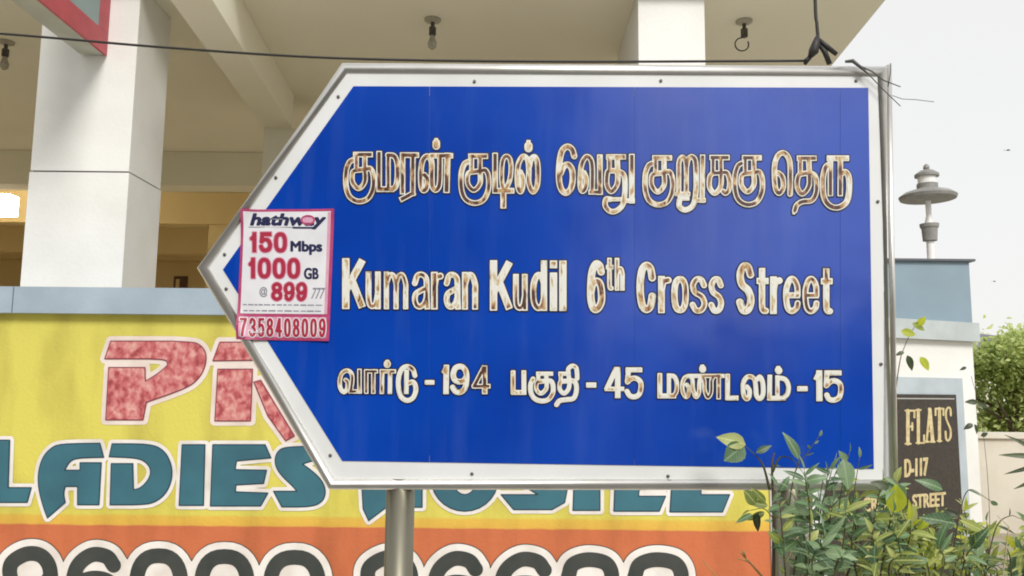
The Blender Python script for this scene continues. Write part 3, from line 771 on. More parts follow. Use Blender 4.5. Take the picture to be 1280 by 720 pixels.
row3 = [
    G(*H_, ('c', 27, [(185, 320), (212, 350), (205, 440), (160, 480), (118, 430), (108, 330), (135, 235), (200, 195), (258, 225), (275, 310), (255, 470)]), ('l', 26, [(250, 472), (375, 472)]), ('l', 28, [(370, 200), (370, 472)])),
    G(*H_, ('l', 26, [(460, 205), (590, 205)]), ('l', 27, [(460, 205), (460, 475)]), ('l', 27, [(555, 205), (555, 475)])),
    G(*H_, ('l', 26, [(665, 205), (830, 205)]), ('l', 27, [(672, 205), (668, 478)]), ('l', 27, [(778, 205), (775, 478)]), ('c', 45, [(740, 105), (740, 112)]), ('l', 25, [(740, 78), (740, 110)])),
    G(*H_, ('c', 30, [(1108, 262), (1080, 180), (1008, 140), (935, 175), (893, 280), (890, 420), (922, 540), (1000, 592), (1078, 560), (1118, 470), (1110, 380), (1075, 345), (1035, 360)]), ('l', 29, [(997, 215), (993, 475)])),
    G(*I_, ('l', 30, [(100, 365), (170, 365)])),
    G(*I_, ('l', 36, [(367, 160), (362, 490)]), ('l', 26, [(330, 215), (362, 160)])),
    G(*I_, ('c', 36, [(455, 435), (495, 490), (560, 500), (620, 450), (645, 350), (642, 230), (600, 160), (550, 145), (492, 170), (462, 250), (480, 325), (535, 355), (600, 345), (638, 300)])),
    G(*I_, ('l', 36, [(895, 170), (897, 490)]), ('l', 33, [(880, 170), (755, 410)]), ('l', 30, [(750, 418), (945, 418)])),
    G(*J_, ('l', 29, [(168, 215), (168, 468), (308, 468)]), ('l', 29, [(306, 215), (308, 468)])),
    G(*J_, ('l', 25, [(490, 228), (655, 228)]), ('l', 24, [(492, 228), (492, 320)]), ('c', 26, [(588, 228), (598, 320), (592, 420), (525, 480), (468, 430), (470, 350), (495, 325)]),
      ('c', 29, [(500, 328), (590, 322), (655, 325), (682, 390), (675, 480), (620, 558), (530, 578), (442, 545), (398, 470), (393, 370), (425, 295)])),
    G(*J_, ('l', 25, [(775, 228), (880, 228)]), ('l', 24, [(780, 228), (780, 320)]), ('c', 26, [(876, 228), (890, 320), (880, 420), (822, 480), (768, 430), (768, 350), (790, 325)]),
      ('c', 29, [(790, 328), (880, 320), (950, 325), (980, 385), (975, 475), (940, 545), (850, 560), (765, 575), (725, 625)]), ('c', 27, [(878, 228), (878, 165), (925, 128), (975, 150), (988, 220), (990, 290)])),
    G(*K_, ('l', 34, [(118, 402), (188, 402)])),
    G(*K_, ('l', 36, [(520, 190), (520, 545)]), ('l', 33, [(490, 195), (375, 440)]), ('l', 28, [(370, 455), (580, 455)])),
    G(*K_, ('l', 32, [(662, 192), (825, 192)]), ('c', 32, [(668, 192), (660, 290), (652, 355)]), ('c', 33, [(655, 360), (700, 318), (765, 308), (828, 350), (842, 430), (815, 530), (750, 565), (685, 548), (648, 490)])),
    G(*L_, ('l', 33, [(168, 225), (168, 522), (370, 522)]), ('l', 28, [(300, 225), (300, 522)]), ('c', 30, [(300, 228), (375, 240), (412, 320), (410, 450), (370, 522)])),
    G(*L_, ('c', 29, [(560, 360), (592, 410), (580, 510), (545, 535), (505, 470), (495, 360), (525, 265), (595, 235), (640, 290), (648, 420), (692, 535), (735, 470), (745, 320), (775, 240), (812, 300), (818, 430), (862, 540), (912, 470), (918, 300), (950, 240)]),
      ('l', 28, [(600, 232), (1080, 232)]), ('l', 30, [(1022, 232), (1022, 540)]), ('c', 48, [(788, 125), (790, 135)]), ('l', 26, [(785, 95), (788, 130)])),
    G(*L_, ('l', 32, [(1152, 235), (1152, 552), (1275, 552)])),
    G(*N_, ('c', 21, [(258, 260), (282, 300), (275, 360), (250, 375), (225, 335), (220, 235), (248, 175), (290, 160), (330, 190), (342, 260), (350, 345), (382, 375), (412, 330), (410, 225), (385, 165), (360, 185)])),
    G(*N_, ('l', 21, [(478, 165), (475, 370), (610, 370)]), ('l', 19, [(552, 170), (552, 370)]), ('c', 21, [(552, 172), (625, 188), (658, 250), (650, 325), (610, 370)]), ('c', 33, [(562, 98), (565, 104)]), ('l', 18, [(560, 78), (562, 100)])),
    G(*N_, ('l', 23, [(768, 278), (820, 278)])),
    G(*N_, ('l', 28, [(956, 130), (958, 370)]), ('l', 20, [(928, 175), (952, 125)])),
    G(*N_, ('l', 23, [(1030, 125), (1148, 125)]), ('c', 22, [(1032, 125), (1026, 190), (1022, 245)]), ('c', 24, [(1025, 248), (1062, 212), (1108, 202), (1155, 230), (1166, 290), (1150, 360), (1100, 388), (1052, 378), (1030, 340)])),
]
SL = 0.0096
row2 = []
for ox, sc, tx, y0, y1, xh, xr in (
        (410, 3.879, 'Kumaran', 323, 386.5, 16.5, ((70, 182), (184, 257), (272, 390), (408, 496), (500, 562), (562, 645), (650, 728))),
        (410, 3.879, 'Kudil', 325.5, 388.5, 17, ((785, 894), (897, 968), (980, 1062), (1074, 1112), (1119, 1158))),
        (720, 3.657, '6', 326, 391, 0, ((50, 133),)),
        (720, 3.657, 'th', 322.5, 363.5, 7, ((134, 172), (176, 222))),
        (720, 3.657, 'Cross', 327.5, 391.5, 17.5, ((275, 364), (374, 436), (434, 514), (518, 600), (603, 676))),
        (720, 3.657, 'Street', 328, 392.5, 17.5, ((730, 815), (820, 880), (885, 942), (945, 1024), (1033, 1110), (1114, 1172)))):
    gs = []
    for ch, (xa, xc) in zip(tx, xr):
        X0, X1 = ox + xa / sc, ox + xc / sc
        top = y0 + (xh if ch in 'umarnose' else (7 if ch == 't' and tx == 'Street' else 0))
        sl = SL * 0.5 * (X0 - ox - xr[0][0] / sc)
        h_ = 2.9 if tx == 'th' else {'m': 3.2, 'u': 3.6, 'n': 3.7, 'd': 3.9, 'a': 3.6, 's': 3.7, 'e': 3.7, 'o': 4.0, 'r': 4.2, 't': 3.9}.get(ch, 4.6)
        gs.append(sletter(ch, X0, top + sl, X1, y1 + sl, h_))
    row2.append(gs)
def put_row(gs, lev, core, mcore):
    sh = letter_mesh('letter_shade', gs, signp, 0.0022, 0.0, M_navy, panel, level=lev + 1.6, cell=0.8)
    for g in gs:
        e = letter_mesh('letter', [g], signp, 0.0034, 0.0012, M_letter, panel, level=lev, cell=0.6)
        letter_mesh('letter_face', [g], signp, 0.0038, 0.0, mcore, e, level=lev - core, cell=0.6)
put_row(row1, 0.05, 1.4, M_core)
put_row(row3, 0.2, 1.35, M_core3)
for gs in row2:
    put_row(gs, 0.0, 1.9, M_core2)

# ------------------------------------------------------------------ poster pasted on the sign
po = thing('poster', signp(355, 345, 0.012), 'small white and magenta broadband poster pasted on the arrow end of the blue sign', 'poster')
def postp(x, y, o_):
    def dl(a, c):
        ax, ay = a; cx_, cy_ = c; L = math.hypot(cx_ - ax, cy_ - ay)
        return abs((cx_ - ax) * (ay - y) - (ax - x) * (cy_ - ay)) / L
    d = min(dl((254, 335), (431, 85)), dl((254, 335), (415, 605)))
    lift = 0.0075 * math.exp(-(d / 9.0) ** 2)
    curl = 0.004 * max(0, (x - 385) / 30) ** 2 * max(0, (y - 385) / 40) ** 2 + 0.003 * max(0, (x - 395) / 24) ** 2 * max(0, (290 - y) / 28) ** 2
    return signp(x, y, 0.0036 + lift + curl + 0.0005 * math.sin(x * .11 + y * .05) + o_)
def quad_sheet(name, P, o_, m, nx=1, ny=1, curl=0.0, parent=po, back=0.0):
    (ax, ay), (bx_, by), (cx, cy), (dx, dy) = P
    V, Fc = [], []
    for j in range(ny + 1):
        for i in range(nx + 1):
            u, v = i / nx, j / ny
            x = (ax * (1 - u) + bx_ * u) * (1 - v) + (dx * (1 - u) + cx * u) * v
            y = (ay * (1 - u) + by * u) * (1 - v) + (dy * (1 - u) + cy * u) * v
            V.append(postp(x, y, o_))
    for j in range(ny):
        for i in range(nx):
            a = j * (nx + 1) + i
            Fc.append((a + nx + 1, a + nx + 2, a + 1, a))
    return mk(name, V, Fc, m, parent)
sheet_ = quad_sheet('paper', [(303, 262.5), (418.5, 261.5), (412, 426.5), (296.5, 424.5)], 0.0, M_magenta, 30, 36)
pap = quad_sheet('print_area', [(306, 265.5), (414.5, 264.8), (409.5, 393), (301.5, 392)], 0.0004, M_paper, 30, 30)
num = quad_sheet('number_strip', [(300.8, 396), (408.8, 397), (408.4, 422.5), (299.8, 421)], 0.0004, M_pink, 30, 8)
quad_sheet('side_tint', [(410.5, 266), (414.5, 266), (409.5, 393), (405.8, 393)], 0.0006, M_pink, 2, 30)
def pnum(tx, x0, y0, x1, y1, h, gap):
    gs = sword(tx, x0, y0, x1, y1, h, gap, 0.006)
    letter_mesh('print_halo', gs, postp, 0.0006, 0, M_pink, pap, level=1.2, cell=0.45)
    letter_mesh('print', gs, postp, 0.0008, 0, M_crimson, pap, level=0, cell=0.45)
def ptext(tx, x0, y0, x1, y1, m, grow=1.0, ky=1.2, shear=0.0, cell=0.45, under=None, off=0.0008):
    gs = word(tx, x0, y0, x1, y1, grow=grow, ky=ky, shear=shear, slope=0.004)
    if under: letter_mesh('print_halo', gs, postp, off - 0.0002, 0, under, pap, level=grow + 1.0, cell=cell)
    letter_mesh('print', gs, postp, off, 0, m, pap, level=grow, cell=cell)
ptext('hathway', 311.5, 267, 404, 287, M_ink, 1.2, 1.1, shear=0.3)
cc = (385.5, 275.5)
letter_mesh('logo_ring', [Glyph([([(cc[0] + 8 * math.cos(a), cc[1] + 5.2 * math.sin(a)) for a in np.linspace(0, 6.3, 30)], 1.1)])], postp, 0.0012, 0, M_magenta, pap, cell=0.45)
letter_mesh('logo_disc', [Glyph([([(cc[0] - 4, cc[1]), (cc[0] + 4, cc[1])], 3.4)])], postp, 0.0010, 0, M_pink, pap, cell=0.45)
letter_mesh('logo_bar', [Glyph([([(367, 285), (394, 285.4)], 1.1)])], postp, 0.0010, 0, M_ink, pap, cell=0.45)
letter_mesh('logo_rule', [Glyph([([(312, 284.3), (365, 284.6)], 0.45)])], postp, 0.0010, 0, M_greyink, pap, cell=0.3)
pnum('150', 312.5, 290.5, 359.5, 316, 2.6, 2)
ptext('Mbps', 363.5, 301.5, 403.5, 319, M_ink, 0.9, 1.3)
pnum('1000', 311, 322.5, 376, 348.5, 2.6, 2)
ptext('GB', 380.5, 335, 399, 349.5, M_ink, 0.7, 1.2)
ptext('@', 325, 359, 335, 371.5, M_greyink, 0.25, 1.0)
pnum('899', 340, 353, 384.5, 376.5, 2.3, 1.6)
ptext('777', 389, 360, 404.5, 374, M_greyink, 0.2, 1.0, shear=0.2)
random.seed(3)
for y0, xa, xb2 in ((381, 305, 405), (388.5, 306, 403)):                 # fine print, too small to read
    segs = []; x = xa
    while x < xb2:
        L = random.uniform(2.5, 8); segs.append(([(x, y0 + (x - xa) * 0.008), (min(x + L, xb2), y0 + (x + L - xa) * 0.008)], random.uniform(0.55, 0.85))); x += L + random.uniform(2.2, 3.2)
    letter_mesh('fine_print', [Glyph(segs)], postp, 0.0008, 0, M_greyink, pap, cell=0.4)
gs = sword('7358408009', 301.5, 397.5, 408, 421, 1.55, 2.4, 0.008)
letter_mesh('print_halo', gs, postp, 0.0013, 0, M_paper, num, level=1.2, cell=0.45)
letter_mesh('print', gs, postp, 0.0022, 0, M_crimson, num, level=0.0, cell=0.45)

# ------------------------------------------------------------------ cables
def cable(name, pts, r_, label, m=M_black, sub=8):
    P = catmull([tuple(p) for p in pts], sub)
    c = Vector(tuple(P[len(P) // 2]))
    return tag(tube(name, [Vector(tuple(p)) for p in P], r_, m, None, 8, org=c), label, 'cable')
CY = 3.6
cable('overhead_cable', [at(-420, 10, CY), at(0, 42, CY), at(215, 60, CY), at(430, 73, CY), at(700, 77, CY), at(1010, 76, CY)], 0.0055, 'long black cable sagging past the white pillar and behind the sign top')
cable('drop_cable', [at(1017, -160, CY), at(1019, 0, CY), at(1021, 30, CY), at(1022, 50, CY), at(1016, 66, CY), at(1006, 76, CY)], 0.0075, 'black cable hanging down from above to the taped joint')
jt = thing('cable_joint', at(1022, 60, CY), 'black taped cable joint with splayed ends above the sign top', 'cable joint')
tube('taped_lump', [at(1021, 46, CY - 0.01), at(1020, 54, CY - 0.01), at(1017, 64, CY - 0.01), at(1013, 70, CY - 0.01)], [0.008, 0.018, 0.022, 0.012], M_black, jt, 10)
tube('splayed_end', [at(1021, 48, CY), at(1033, 58, CY), at(1046, 68, CY)], [0.010, 0.012, 0.010], M_black, jt, 8)
tube('splayed_end', [at(1024, 56, CY), at(1031, 65, CY), at(1037, 80, CY)], [0.008, 0.012, 0.012], M_black, jt, 8)
tube('splayed_end', [at(1020, 60, CY), at(1012, 72, CY), at(1006, 80, CY)], [0.008, 0.010, 0.008], M_black, jt, 8)
M_wire = mat('grey_wire', (0.10, 0.10, 0.095), 0.5)
tw = thing('binding_wire', signp(1075, 95, 0.01), 'thin dark wire twisted over the steel frame corner below the cable joint', 'wire')
def wirep(x, y, o_=0.016): return signp(x, y, o_)
tube('wire_end', [wirep(1056, 78, 0.004), wirep(1062, 80), wirep(1072, 88), wirep(1082, 97), wirep(1098, 114), wirep(1120, 137, 0.02)], [0.003, 0.004, 0.003, 0.0011, 0.001, 0.0008], M_wire, tw, 6)
tube('wire_end', [wirep(1070, 86), wirep(1086, 93), wirep(1100, 104), wirep(1120, 113, 0.02)], [0.002, 0.0014, 0.0012, 0.001], M_wire, tw, 6)
tube('wire_end', [wirep(1110, 82, 0.012), wirep(1109, 95, 0.014), wirep(1106, 112, 0.014)], [0.001, 0.001, 0.001], M_wire, tw, 6)
tube('wire_end', [wirep(1112, 122, .012), wirep(1122, 128, .02), wirep(1136, 131, .03), wirep(1152, 138, .05)], 0.0007, M_wire, tw, 6)

# ------------------------------------------------------------------ gate pillar with lamp and granite plaque
GY = 6.0; TH = math.radians(24)
gr = onY(1223, 560, GY + 0.25)                       # right front corner of the pillar
ex = Vector((math.cos(TH), math.sin(TH), 0)); ey = Vector((-math.sin(TH), math.cos(TH), 0))
gp = thing('gate_pillar', (gr.x - 0.55, gr.y - 0.25, 0), 'white gate pillar with grey blue coping and black granite name plaque', 'gate pillar')
def gpt(u, v, z):                                     # u along the face leftwards from the right corner, v into the pillar
    p = Vector((gr.x, gr.y, 0)) - ex * u + ey * v; p.z = z; return p
def gbox(name, u0, u1, v0, v1, z0, z1, m, parent=gp, bevel=0.006):
    bm = bmesh.new()
    vs_ = [bm.verts.new(gpt(u, v, z)) for z in (z0, z1) for u, v in ((u1, v0), (u0, v0), (u0, v1), (u1, v1))]
    for f in ((0, 3, 2, 1), (4, 5, 6, 7), (0, 1, 5, 4), (1, 2, 6, 5), (2, 3, 7, 6), (3, 0, 4, 7)):
        bm.faces.new([vs_[i] for i in f])
    return mk_bm(name, bm, m, parent, bevel=bevel)
def gz(py, px=1160, u=0.4):                           # height of a pixel row on the pillar face
    d = ray(px, py); nrm = -ey
    t_ = (Vector((gr.x, gr.y, 0)) - CAM).dot(nrm) / d.dot(nrm)
    return (CAM + d * t_).z
def gu(px, py):
    d = ray(px, py); nrm = -ey
    t_ = (Vector((gr.x, gr.y, 0)) - CAM).dot(nrm) / d.dot(nrm)
    P = CAM + d * t_
    return -(P - Vector((gr.x, gr.y, 0))).dot(ex)
zl0, zl1 = gz(425), gz(401)
GWD = 1.6
gbox('pillar_shaft', 0, GWD, 0, 0.5, 0, zl0, M_white_wall)
gbox('coping', -0.02, GWD + 0.04, -0.05, 0.55, zl0 + 0.001, zl1, mat('light_grey_coping', (0.50, 0.56, 0.57), 0.6, (0.42, 0.47, 0.48), 5, 5), gp, 0.01)
zt = gz(325)
BY = 6.34
zt = onY(1170, 325, BY).z
bxa, bxb = onY(1060, 360, BY).x, onY(1213, 360, BY).x
cb = box('cap_block', bxa, bxb, BY, BY + 0.36, zl1 + 0.001, zt - 0.012, mat('slate_blue_paint', (0.24, 0.33, 0.40), 0.6, (0.22, 0.30, 0.36), 4, 4), gp, 0.005)
box('cap_slab', bxa - 0.03, bxb + 0.035, BY - 0.03, BY + 0.4, zt - 0.011, zt + 0.006, mat('slate_cap', (0.10, 0.11, 0.13), 0.6), cb, 0.003)
u0, u1 = gu(1195, 560), 1.5
zp0, zp1 = 0.15, gz(493)
pf = gbox('plaque_frame', gu(1206, 560), 1.55, -0.012, -0.001, zp0 - 0.06, gz(472), mat('pale_blue_paint', (0.46, 0.53, 0.58), 0.6, (0.40, 0.46, 0.5), 5, 4), gp, 0.003)
pq = gbox('plaque', u0, u1, -0.024, -0.0125, zp0, zp1, mat('black_granite', (0.032, 0.026, 0.021), 0.3, (0.05, 0.042, 0.034), 40, 6, bump=0.0), gp, 0.002)
gbox('plaque_rim', u0 + 0.02, u1 - 0.02, -0.0255, -0.0242, gz(499), gz(497.6), mat('steel_rule', (0.4, 0.4, 0.38), 0.4), pq, 0)
M_gold = mat('gilt_letter', (0.66, 0.56, 0.32), 0.5, (0.50, 0.40, 0.2), 30, 4)
M_golddark = mat('dark_letter_edge', (0.012, 0.010, 0.008), 0.5)
def plp(x, y, o_):                                    # photo pixels on the plaque plane
    d = ray(x, y); nrm = -ey; O = gpt(0, -0.024, 0)
    t_ = (O - CAM).dot(nrm) / d.dot(nrm)
    return CAM + d * t_ - ey * o_
def serif(ch, x0, x1, y0, y1):
    W, Hh = x1 - x0, y1 - y0
    T = lambda *p: [(x0 + a * W, y0 + c * Hh) for a, c in p]
    s_, th_ = W * 0.16, W * 0.085
    D = {'F': [(T((.28, .03), (.28, .97)), s_), (T((.05, .03), (.95, .03)), th_), (T((.05, .97), (.55, .97)), th_), (T((.3, .48), (.7, .48)), th_), (T((.93, .03), (.93, .22)), th_), (T((.72, .38), (.72, .58)), th_)],
         'L': [(T((.28, .03), (.28, .97)), s_), (T((.05, .03), (.55, .03)), th_), (T((.05, .97), (.95, .97)), th_), (T((.93, .75), (.93, .97)), th_)],
         'A': [(T((.5, .03), (.80, .95)), s_), (T((.48, .05), (.2, .95)), th_), (T((.28, .66), (.7, .66)), th_), (T((.05, .97), (.38, .97)), th_), (T((.6, .97), (.98, .97)), th_)],
         'T': [(T((.5, .03), (.5, .97)), s_), (T((.05, .03), (.95, .03)), th_), (T((.05, .03), (.05, .22)), th_), (T((.95, .03), (.95, .22)), th_), (T((.28, .97), (.72, .97)), th_)],
         'S': [(catmull(T((.86, .25), (.78, .06), (.48, .02), (.2, .12), (.2, .33), (.5, .5), (.8, .66), (.82, .86), (.52, .98), (.2, .93), (.12, .72)), 5), W * 0.115)]}
    return Glyph(D[ch])
for ch, x0, x1, y0, y1 in (('F', 1131, 1143.5, 512, 556), ('L', 1144.5, 1155.5, 511.2, 555), ('A', 1155.5, 1168, 510.3, 553.5), ('T', 1168.5, 1179.5, 509.5, 552.5), ('S', 1180.5, 1189.5, 508.7, 551.5)):
    g = serif(ch, x0, x1, y0, y1)
    e = letter_mesh('plaque_letter', [g], plp, 0.003, 0.003, M_gold, pq, level=0.15, cell=0.4)
for tx, x0, x1, y0, y1, g_ in (('D-117', 1130, 1160, 574, 597, 0.8), ('CROSS', 1078, 1122, 622, 641, 0.6), ('STREET', 1140, 1182, 618, 636, 0.6)):
    for g in word(tx, x0, y0, x1, y1, grow=g_, slope=-0.08):
        letter_mesh('plaque_letter', [g], plp, 0.003, 0.003, M_gold, pq, level=g_, cell=0.4)

# gate lamp on the cap
lc = Vector((onY(1160, 320, BY + .15).x, BY + .15, zt + 0.006))
Dl = lc.y
z_of = lambda py: onY(1160, py, Dl).z - lc.z
k = Dl / F
gl = thing('gate_lamp', lc, 'grey tiered gate lamp with a wide disc shade on the slate cap', 'lamp')
lx = onY(1160, 250, Dl).x
lcx = (lx, lc.y, lc.z)
M_lgrey = mat('grey_lamp_metal', (0.30, 0.30, 0.29), 0.5, (0.22, 0.22, 0.21), 12, 4)
M_opal = mat('white_lamp_body', (0.86, 0.86, 0.85), 0.35)
lathe('pedestal', [(9 * k, 0), (9 * k, 0.012), (4.5 * k, 0.02), (4.5 * k, z_of(301.5))], lcx, M_opal, gl)
lathe('base_cup', [(8.5 * k, z_of(301)), (9.5 * k, z_of(286)), (11 * k, z_of(284)), (11.5 * k, z_of(280))], lcx, M_lgrey, gl)
lathe('stem', [(5.5 * k, z_of(279.5)), (3.2 * k, z_of(270)), (3.6 * k, z_of(250))], lcx, M_opal, gl)
lathe('shade', [(20 * k, z_of(251)), (33 * k, z_of(249)), (34.5 * k, z_of(245.5)), (28 * k, z_of(241)), (14 * k, z_of(236.5))], lcx, M_lgrey, gl, 32)
lathe('collar', [(12.5 * k, z_of(237)), (12.5 * k, z_of(230))], lcx, M_lgrey, gl)
lathe('opal_ring', [(11 * k, z_of(230)), (11 * k, z_of(221))], lcx, M_opal, gl)
lathe('cap', [(14.5 * k, z_of(221)), (14.5 * k, z_of(218)), (8 * k, z_of(213.5))], lcx, M_lgrey, gl)
lathe('finial', [(2 * k, z_of(214)), (4 * k, z_of(210)), (3.2 * k, z_of(207)), (1 * k, z_of(205))], lcx, M_lgrey, gl, 12)

# ------------------------------------------------------------------ beyond the gate pillar
nw0 = onY(1236, 541, 9.5)
nwall = thing('neighbour_wall', (nw0.x + 3, 9.6, 0), 'low beige plastered wall beyond the gate pillar', 'wall')
box('wall_body', gr.x - 0.1 + 0.6, gr.x + 9, 9.5, 9.7, 0, nw0.z - 0.06, mat('beige_plaster', (0.66, 0.62, 0.53), 0.75, (0.56, 0.52, 0.44), 2, 7, bump=0.2), nwall)
box('wall_top', gr.x + 0.48, gr.x + 9.02, 9.46, 9.74, nw0.z - 0.059, nw0.z, mat('beige_cap', (0.70, 0.66, 0.57), 0.75, (0.6, 0.56, 0.48), 3, 6), nwall, 0.008)
HY = 32.0
ra = onY(1252, 418, HY)
hs = thing('neighbour_house', (ra.x, HY + 3, 0), 'far house with a hipped slate grey roof above the tree', 'house')
hw = 5.0
M_slate = mat('slate_roof', (0.20, 0.19, 0.22), 0.8, (0.15, 0.14, 0.17), 2, 6)
box('wall', ra.x - hw, ra.x + hw, HY, HY + 7, 0, ra.z - 0.75, M_white_wall, hs)
e = ra.z - 0.749
mk('roof', [(ra.x - hw - .3, HY - .3, e), (ra.x + hw + .3, HY - .3, e), (ra.x + hw + .3, HY + 7.3, e), (ra.x - hw - .3, HY + 7.3, e), (ra.x - 0.6, HY + 3.5, ra.z + 0.35), (ra.x + 0.6, HY + 3.5, ra.z + 0.35)],
   [(3, 2, 1, 0), (0, 1, 5, 4), (1, 2, 5), (2, 3, 4, 5), (3, 0, 4)], M_slate, hs)
for dx in (-3, 0.5, 3):
    wdw = box('window', ra.x + dx - 0.6, ra.x + dx + 0.6, HY - 0.04, HY + 0.02, ra.z - 2.2, ra.z - 1.2, M_brown, hs)
    box('pane', ra.x + dx - 0.5, ra.x + dx + 0.5, HY - 0.05, HY - 0.041, ra.z - 2.1, ra.z - 1.3, mat('window_glass', (0.05, 0.06, 0.07), 0.1), wdw)

def leaf_material(name, c1_, c2_, c3_):
    m = bpy.data.materials.new(name); m.use_nodes = True
    t = m.node_tree; b = t.nodes['Principled BSDF']
    oi = t.nodes.new('ShaderNodeObjectInfo'); gm = t.nodes.new('ShaderNodeNewGeometry')
    ad = t.nodes.new('ShaderNodeMath'); ad.operation = 'ADD'
    t.links.new(oi.outputs['Random'], ad.inputs[0]); t.links.new(gm.outputs['Random Per Island'], ad.inputs[1])
    fr_ = t.nodes.new('ShaderNodeMath'); fr_.operation = 'FRACT'; t.links.new(ad.outputs[0], fr_.inputs[0])
    r = t.nodes.new('ShaderNodeValToRGB'); cr = r.color_ramp
    cr.elements[0].color = (*c1_, 1); cr.elements[0].position = 0.1
    cr.elements[1].color = (*c3_, 1); cr.elements[1].position = 0.95
    e = cr.elements.new(0.55); e.color = (*c2_, 1)
    t.links.new(fr_.outputs[0], r.inputs[0])
    tc = t.nodes.new('ShaderNodeTexCoord'); sp = t.nodes.new('ShaderNodeSeparateXYZ'); t.links.new(tc.outputs['Object'], sp.inputs[0])
    ab = t.nodes.new('ShaderNodeMath'); ab.operation = 'ABSOLUTE'; t.links.new(sp.outputs['X'], ab.inputs[0])
    vn = t.nodes.new('ShaderNodeMath'); vn.operation = 'MULTIPLY_ADD'; t.links.new(ab.outputs[0], vn.inputs[0]); vn.inputs[1].default_value = -1.0; t.links.new(sp.outputs['Y'], vn.inputs[2])
    sn = t.nodes.new('ShaderNodeMath'); sn.operation = 'MULTIPLY'; t.links.new(vn.outputs[0], sn.inputs[0]); sn.inputs[1].default_value = 50
    s2 = t.nodes.new('ShaderNodeMath'); s2.operation = 'SINE'; t.links.new(sn.outputs[0], s2.inputs[0])
    rb = t.nodes.new('ShaderNodeMapRange'); t.links.new(ab.outputs[0], rb.inputs[0]); rb.inputs[1].default_value = 0.008; rb.inputs[2].default_value = 0.03; rb.inputs[3].default_value = 0.45; rb.inputs[4].default_value = 0.0
    s3 = t.nodes.new('ShaderNodeMath'); s3.operation = 'MULTIPLY_ADD'; t.links.new(s2.outputs[0], s3.inputs[0]); s3.inputs[1].default_value = 0.06; t.links.new(rb.outputs[0], s3.inputs[2])
    nl = t.nodes.new('ShaderNodeTexNoise'); nl.inputs['Scale'].default_value = 5; t.links.new(tc.outputs['Object'], nl.inputs['Vector'])
    s4 = t.nodes.new('ShaderNodeMath'); s4.operation = 'MULTIPLY_ADD'; t.links.new(nl.outputs['Fac'], s4.inputs[0]); s4.inputs[1].default_value = 0.25; t.links.new(s3.outputs[0], s4.inputs[2])
    mv = t.nodes.new('ShaderNodeMix'); mv.data_type = 'RGBA'; t.links.new(s4.outputs[0], mv.inputs[0]); t.links.new(r.outputs[0], mv.inputs[6]); mv.inputs[7].default_value = (*[min(1, q_ * 1.5 + .05) for q_ in c3_], 1)
    r = mv; RO = mv.outputs[2]
    t.links.new(RO, b.inputs['Base Color'])
    b.inputs['Roughness'].default_value = 0.42
    tl = t.nodes.new('ShaderNodeBsdfTranslucent'); t.links.new(RO, tl.inputs[0])
    ms = t.nodes.new('ShaderNodeMixShader'); ms.inputs[0].default_value = 0.42
    o_ = t.nodes['Material Output']
    t.links.new(b.outputs[0], ms.inputs[1]); t.links.new(tl.outputs[0], ms.inputs[2]); t.links.new(ms.outputs[0], o_.inputs[0])
    return m
M_leafA = leaf_material('blue_green_leaf', (0.045, 0.11, 0.05), (0.12, 0.235, 0.10), (0.30, 0.42, 0.23))
M_leafB = leaf_material('yellow_green_leaf', (0.08, 0.13, 0.025), (0.25, 0.33, 0.05), (0.52, 0.56, 0.20))
M_leafD = leaf_material('dark_leaf', (0.03, 0.045, 0.025), (0.05, 0.075, 0.03), (0.08, 0.11, 0.05))
M_leafY = leaf_material('lime_leaf', (0.36, 0.44, 0.02), (0.45, 0.52, 0.03), (0.52, 0.55, 0.05))
M_leafT = leaf_material('tree_leaf', (0.22, 0.32, 0.07), (0.42, 0.53, 0.14), (0.60, 0.68, 0.28))
M_bark = mat('bark', (0.12, 0.085, 0.055), 0.9, (0.07, 0.05, 0.035), 20, 5)
M_stemG = mat('green_stem', (0.10, 0.12, 0.045), 0.6, (0.07, 0.07, 0.03), 20, 4)

def far_tree(label, c, rx, ry, rz, nleaf, size, seed):
    rnd = random.Random(seed)
    t_ = thing('garden_tree', (c[0], c[1], 0), label, 'tree', 'trees beyond the low wall')
    base = Vector((c[0], c[1], 0)); top = Vector((c[0], c[1], c[2]))
    tube('trunk', [base, base.lerp(top, 0.4) + Vector((.05, 0, 0)), base.lerp(top, 0.75), top], [0.13, 0.1, 0.08, 0.03], M_bark, t_, 8)
    tips = []
    for i in range(9):
        a = rnd.uniform(0, 6.28); e_ = rnd.uniform(-.2, 0.9)
        tip = top + Vector((math.cos(a) * rx * .8, math.sin(a) * ry * .8, e_ * rz))
        st = base.lerp(top, rnd.uniform(0.45, 0.9))
        tube('limb', [st, st.lerp(tip, .5) + Vector((0, 0, .08)), tip], [0.05, 0.03, 0.01], M_bark, t_, 6)
        tips.append(tip)
    cl = [(top + Vector((rnd.gauss(0, .5) * rx, rnd.gauss(0, .5) * ry, rnd.uniform(-.75, .95) * rz)), rnd.uniform(.22, .42)) for _ in range(46)]
    V, Fc = [], []
    for i in range(nleaf):
        cc_, r_ = rnd.choice(cl)
        p = cc_ + Vector((rnd.gauss(0, .5), rnd.gauss(0, .5), rnd.gauss(0, .42))) * r_ * rx
        L = size * rnd.uniform(.6, 1.3)
        R_ = (Euler((rnd.gauss(0.75, .45), rnd.gauss(0.1, .45), 0)).to_matrix() @ Matrix.Rotation(rnd.uniform(0, 6.28), 3, 'Z'))
        b_ = len(V)
        for q_ in ((0, -L * .5, 0), (L * .24, 0, L * .05), (0, L * .5, -L * .06), (-L * .24, 0, L * .05)):
            V.append(p + R_ @ Vector(q_))
        Fc += [(b_, b_ + 1, b_ + 2), (b_, b_ + 2, b_ + 3)]
    mk('crown', V, Fc, M_leafT, t_)
tcx = onY(1262, 492, 13.0)
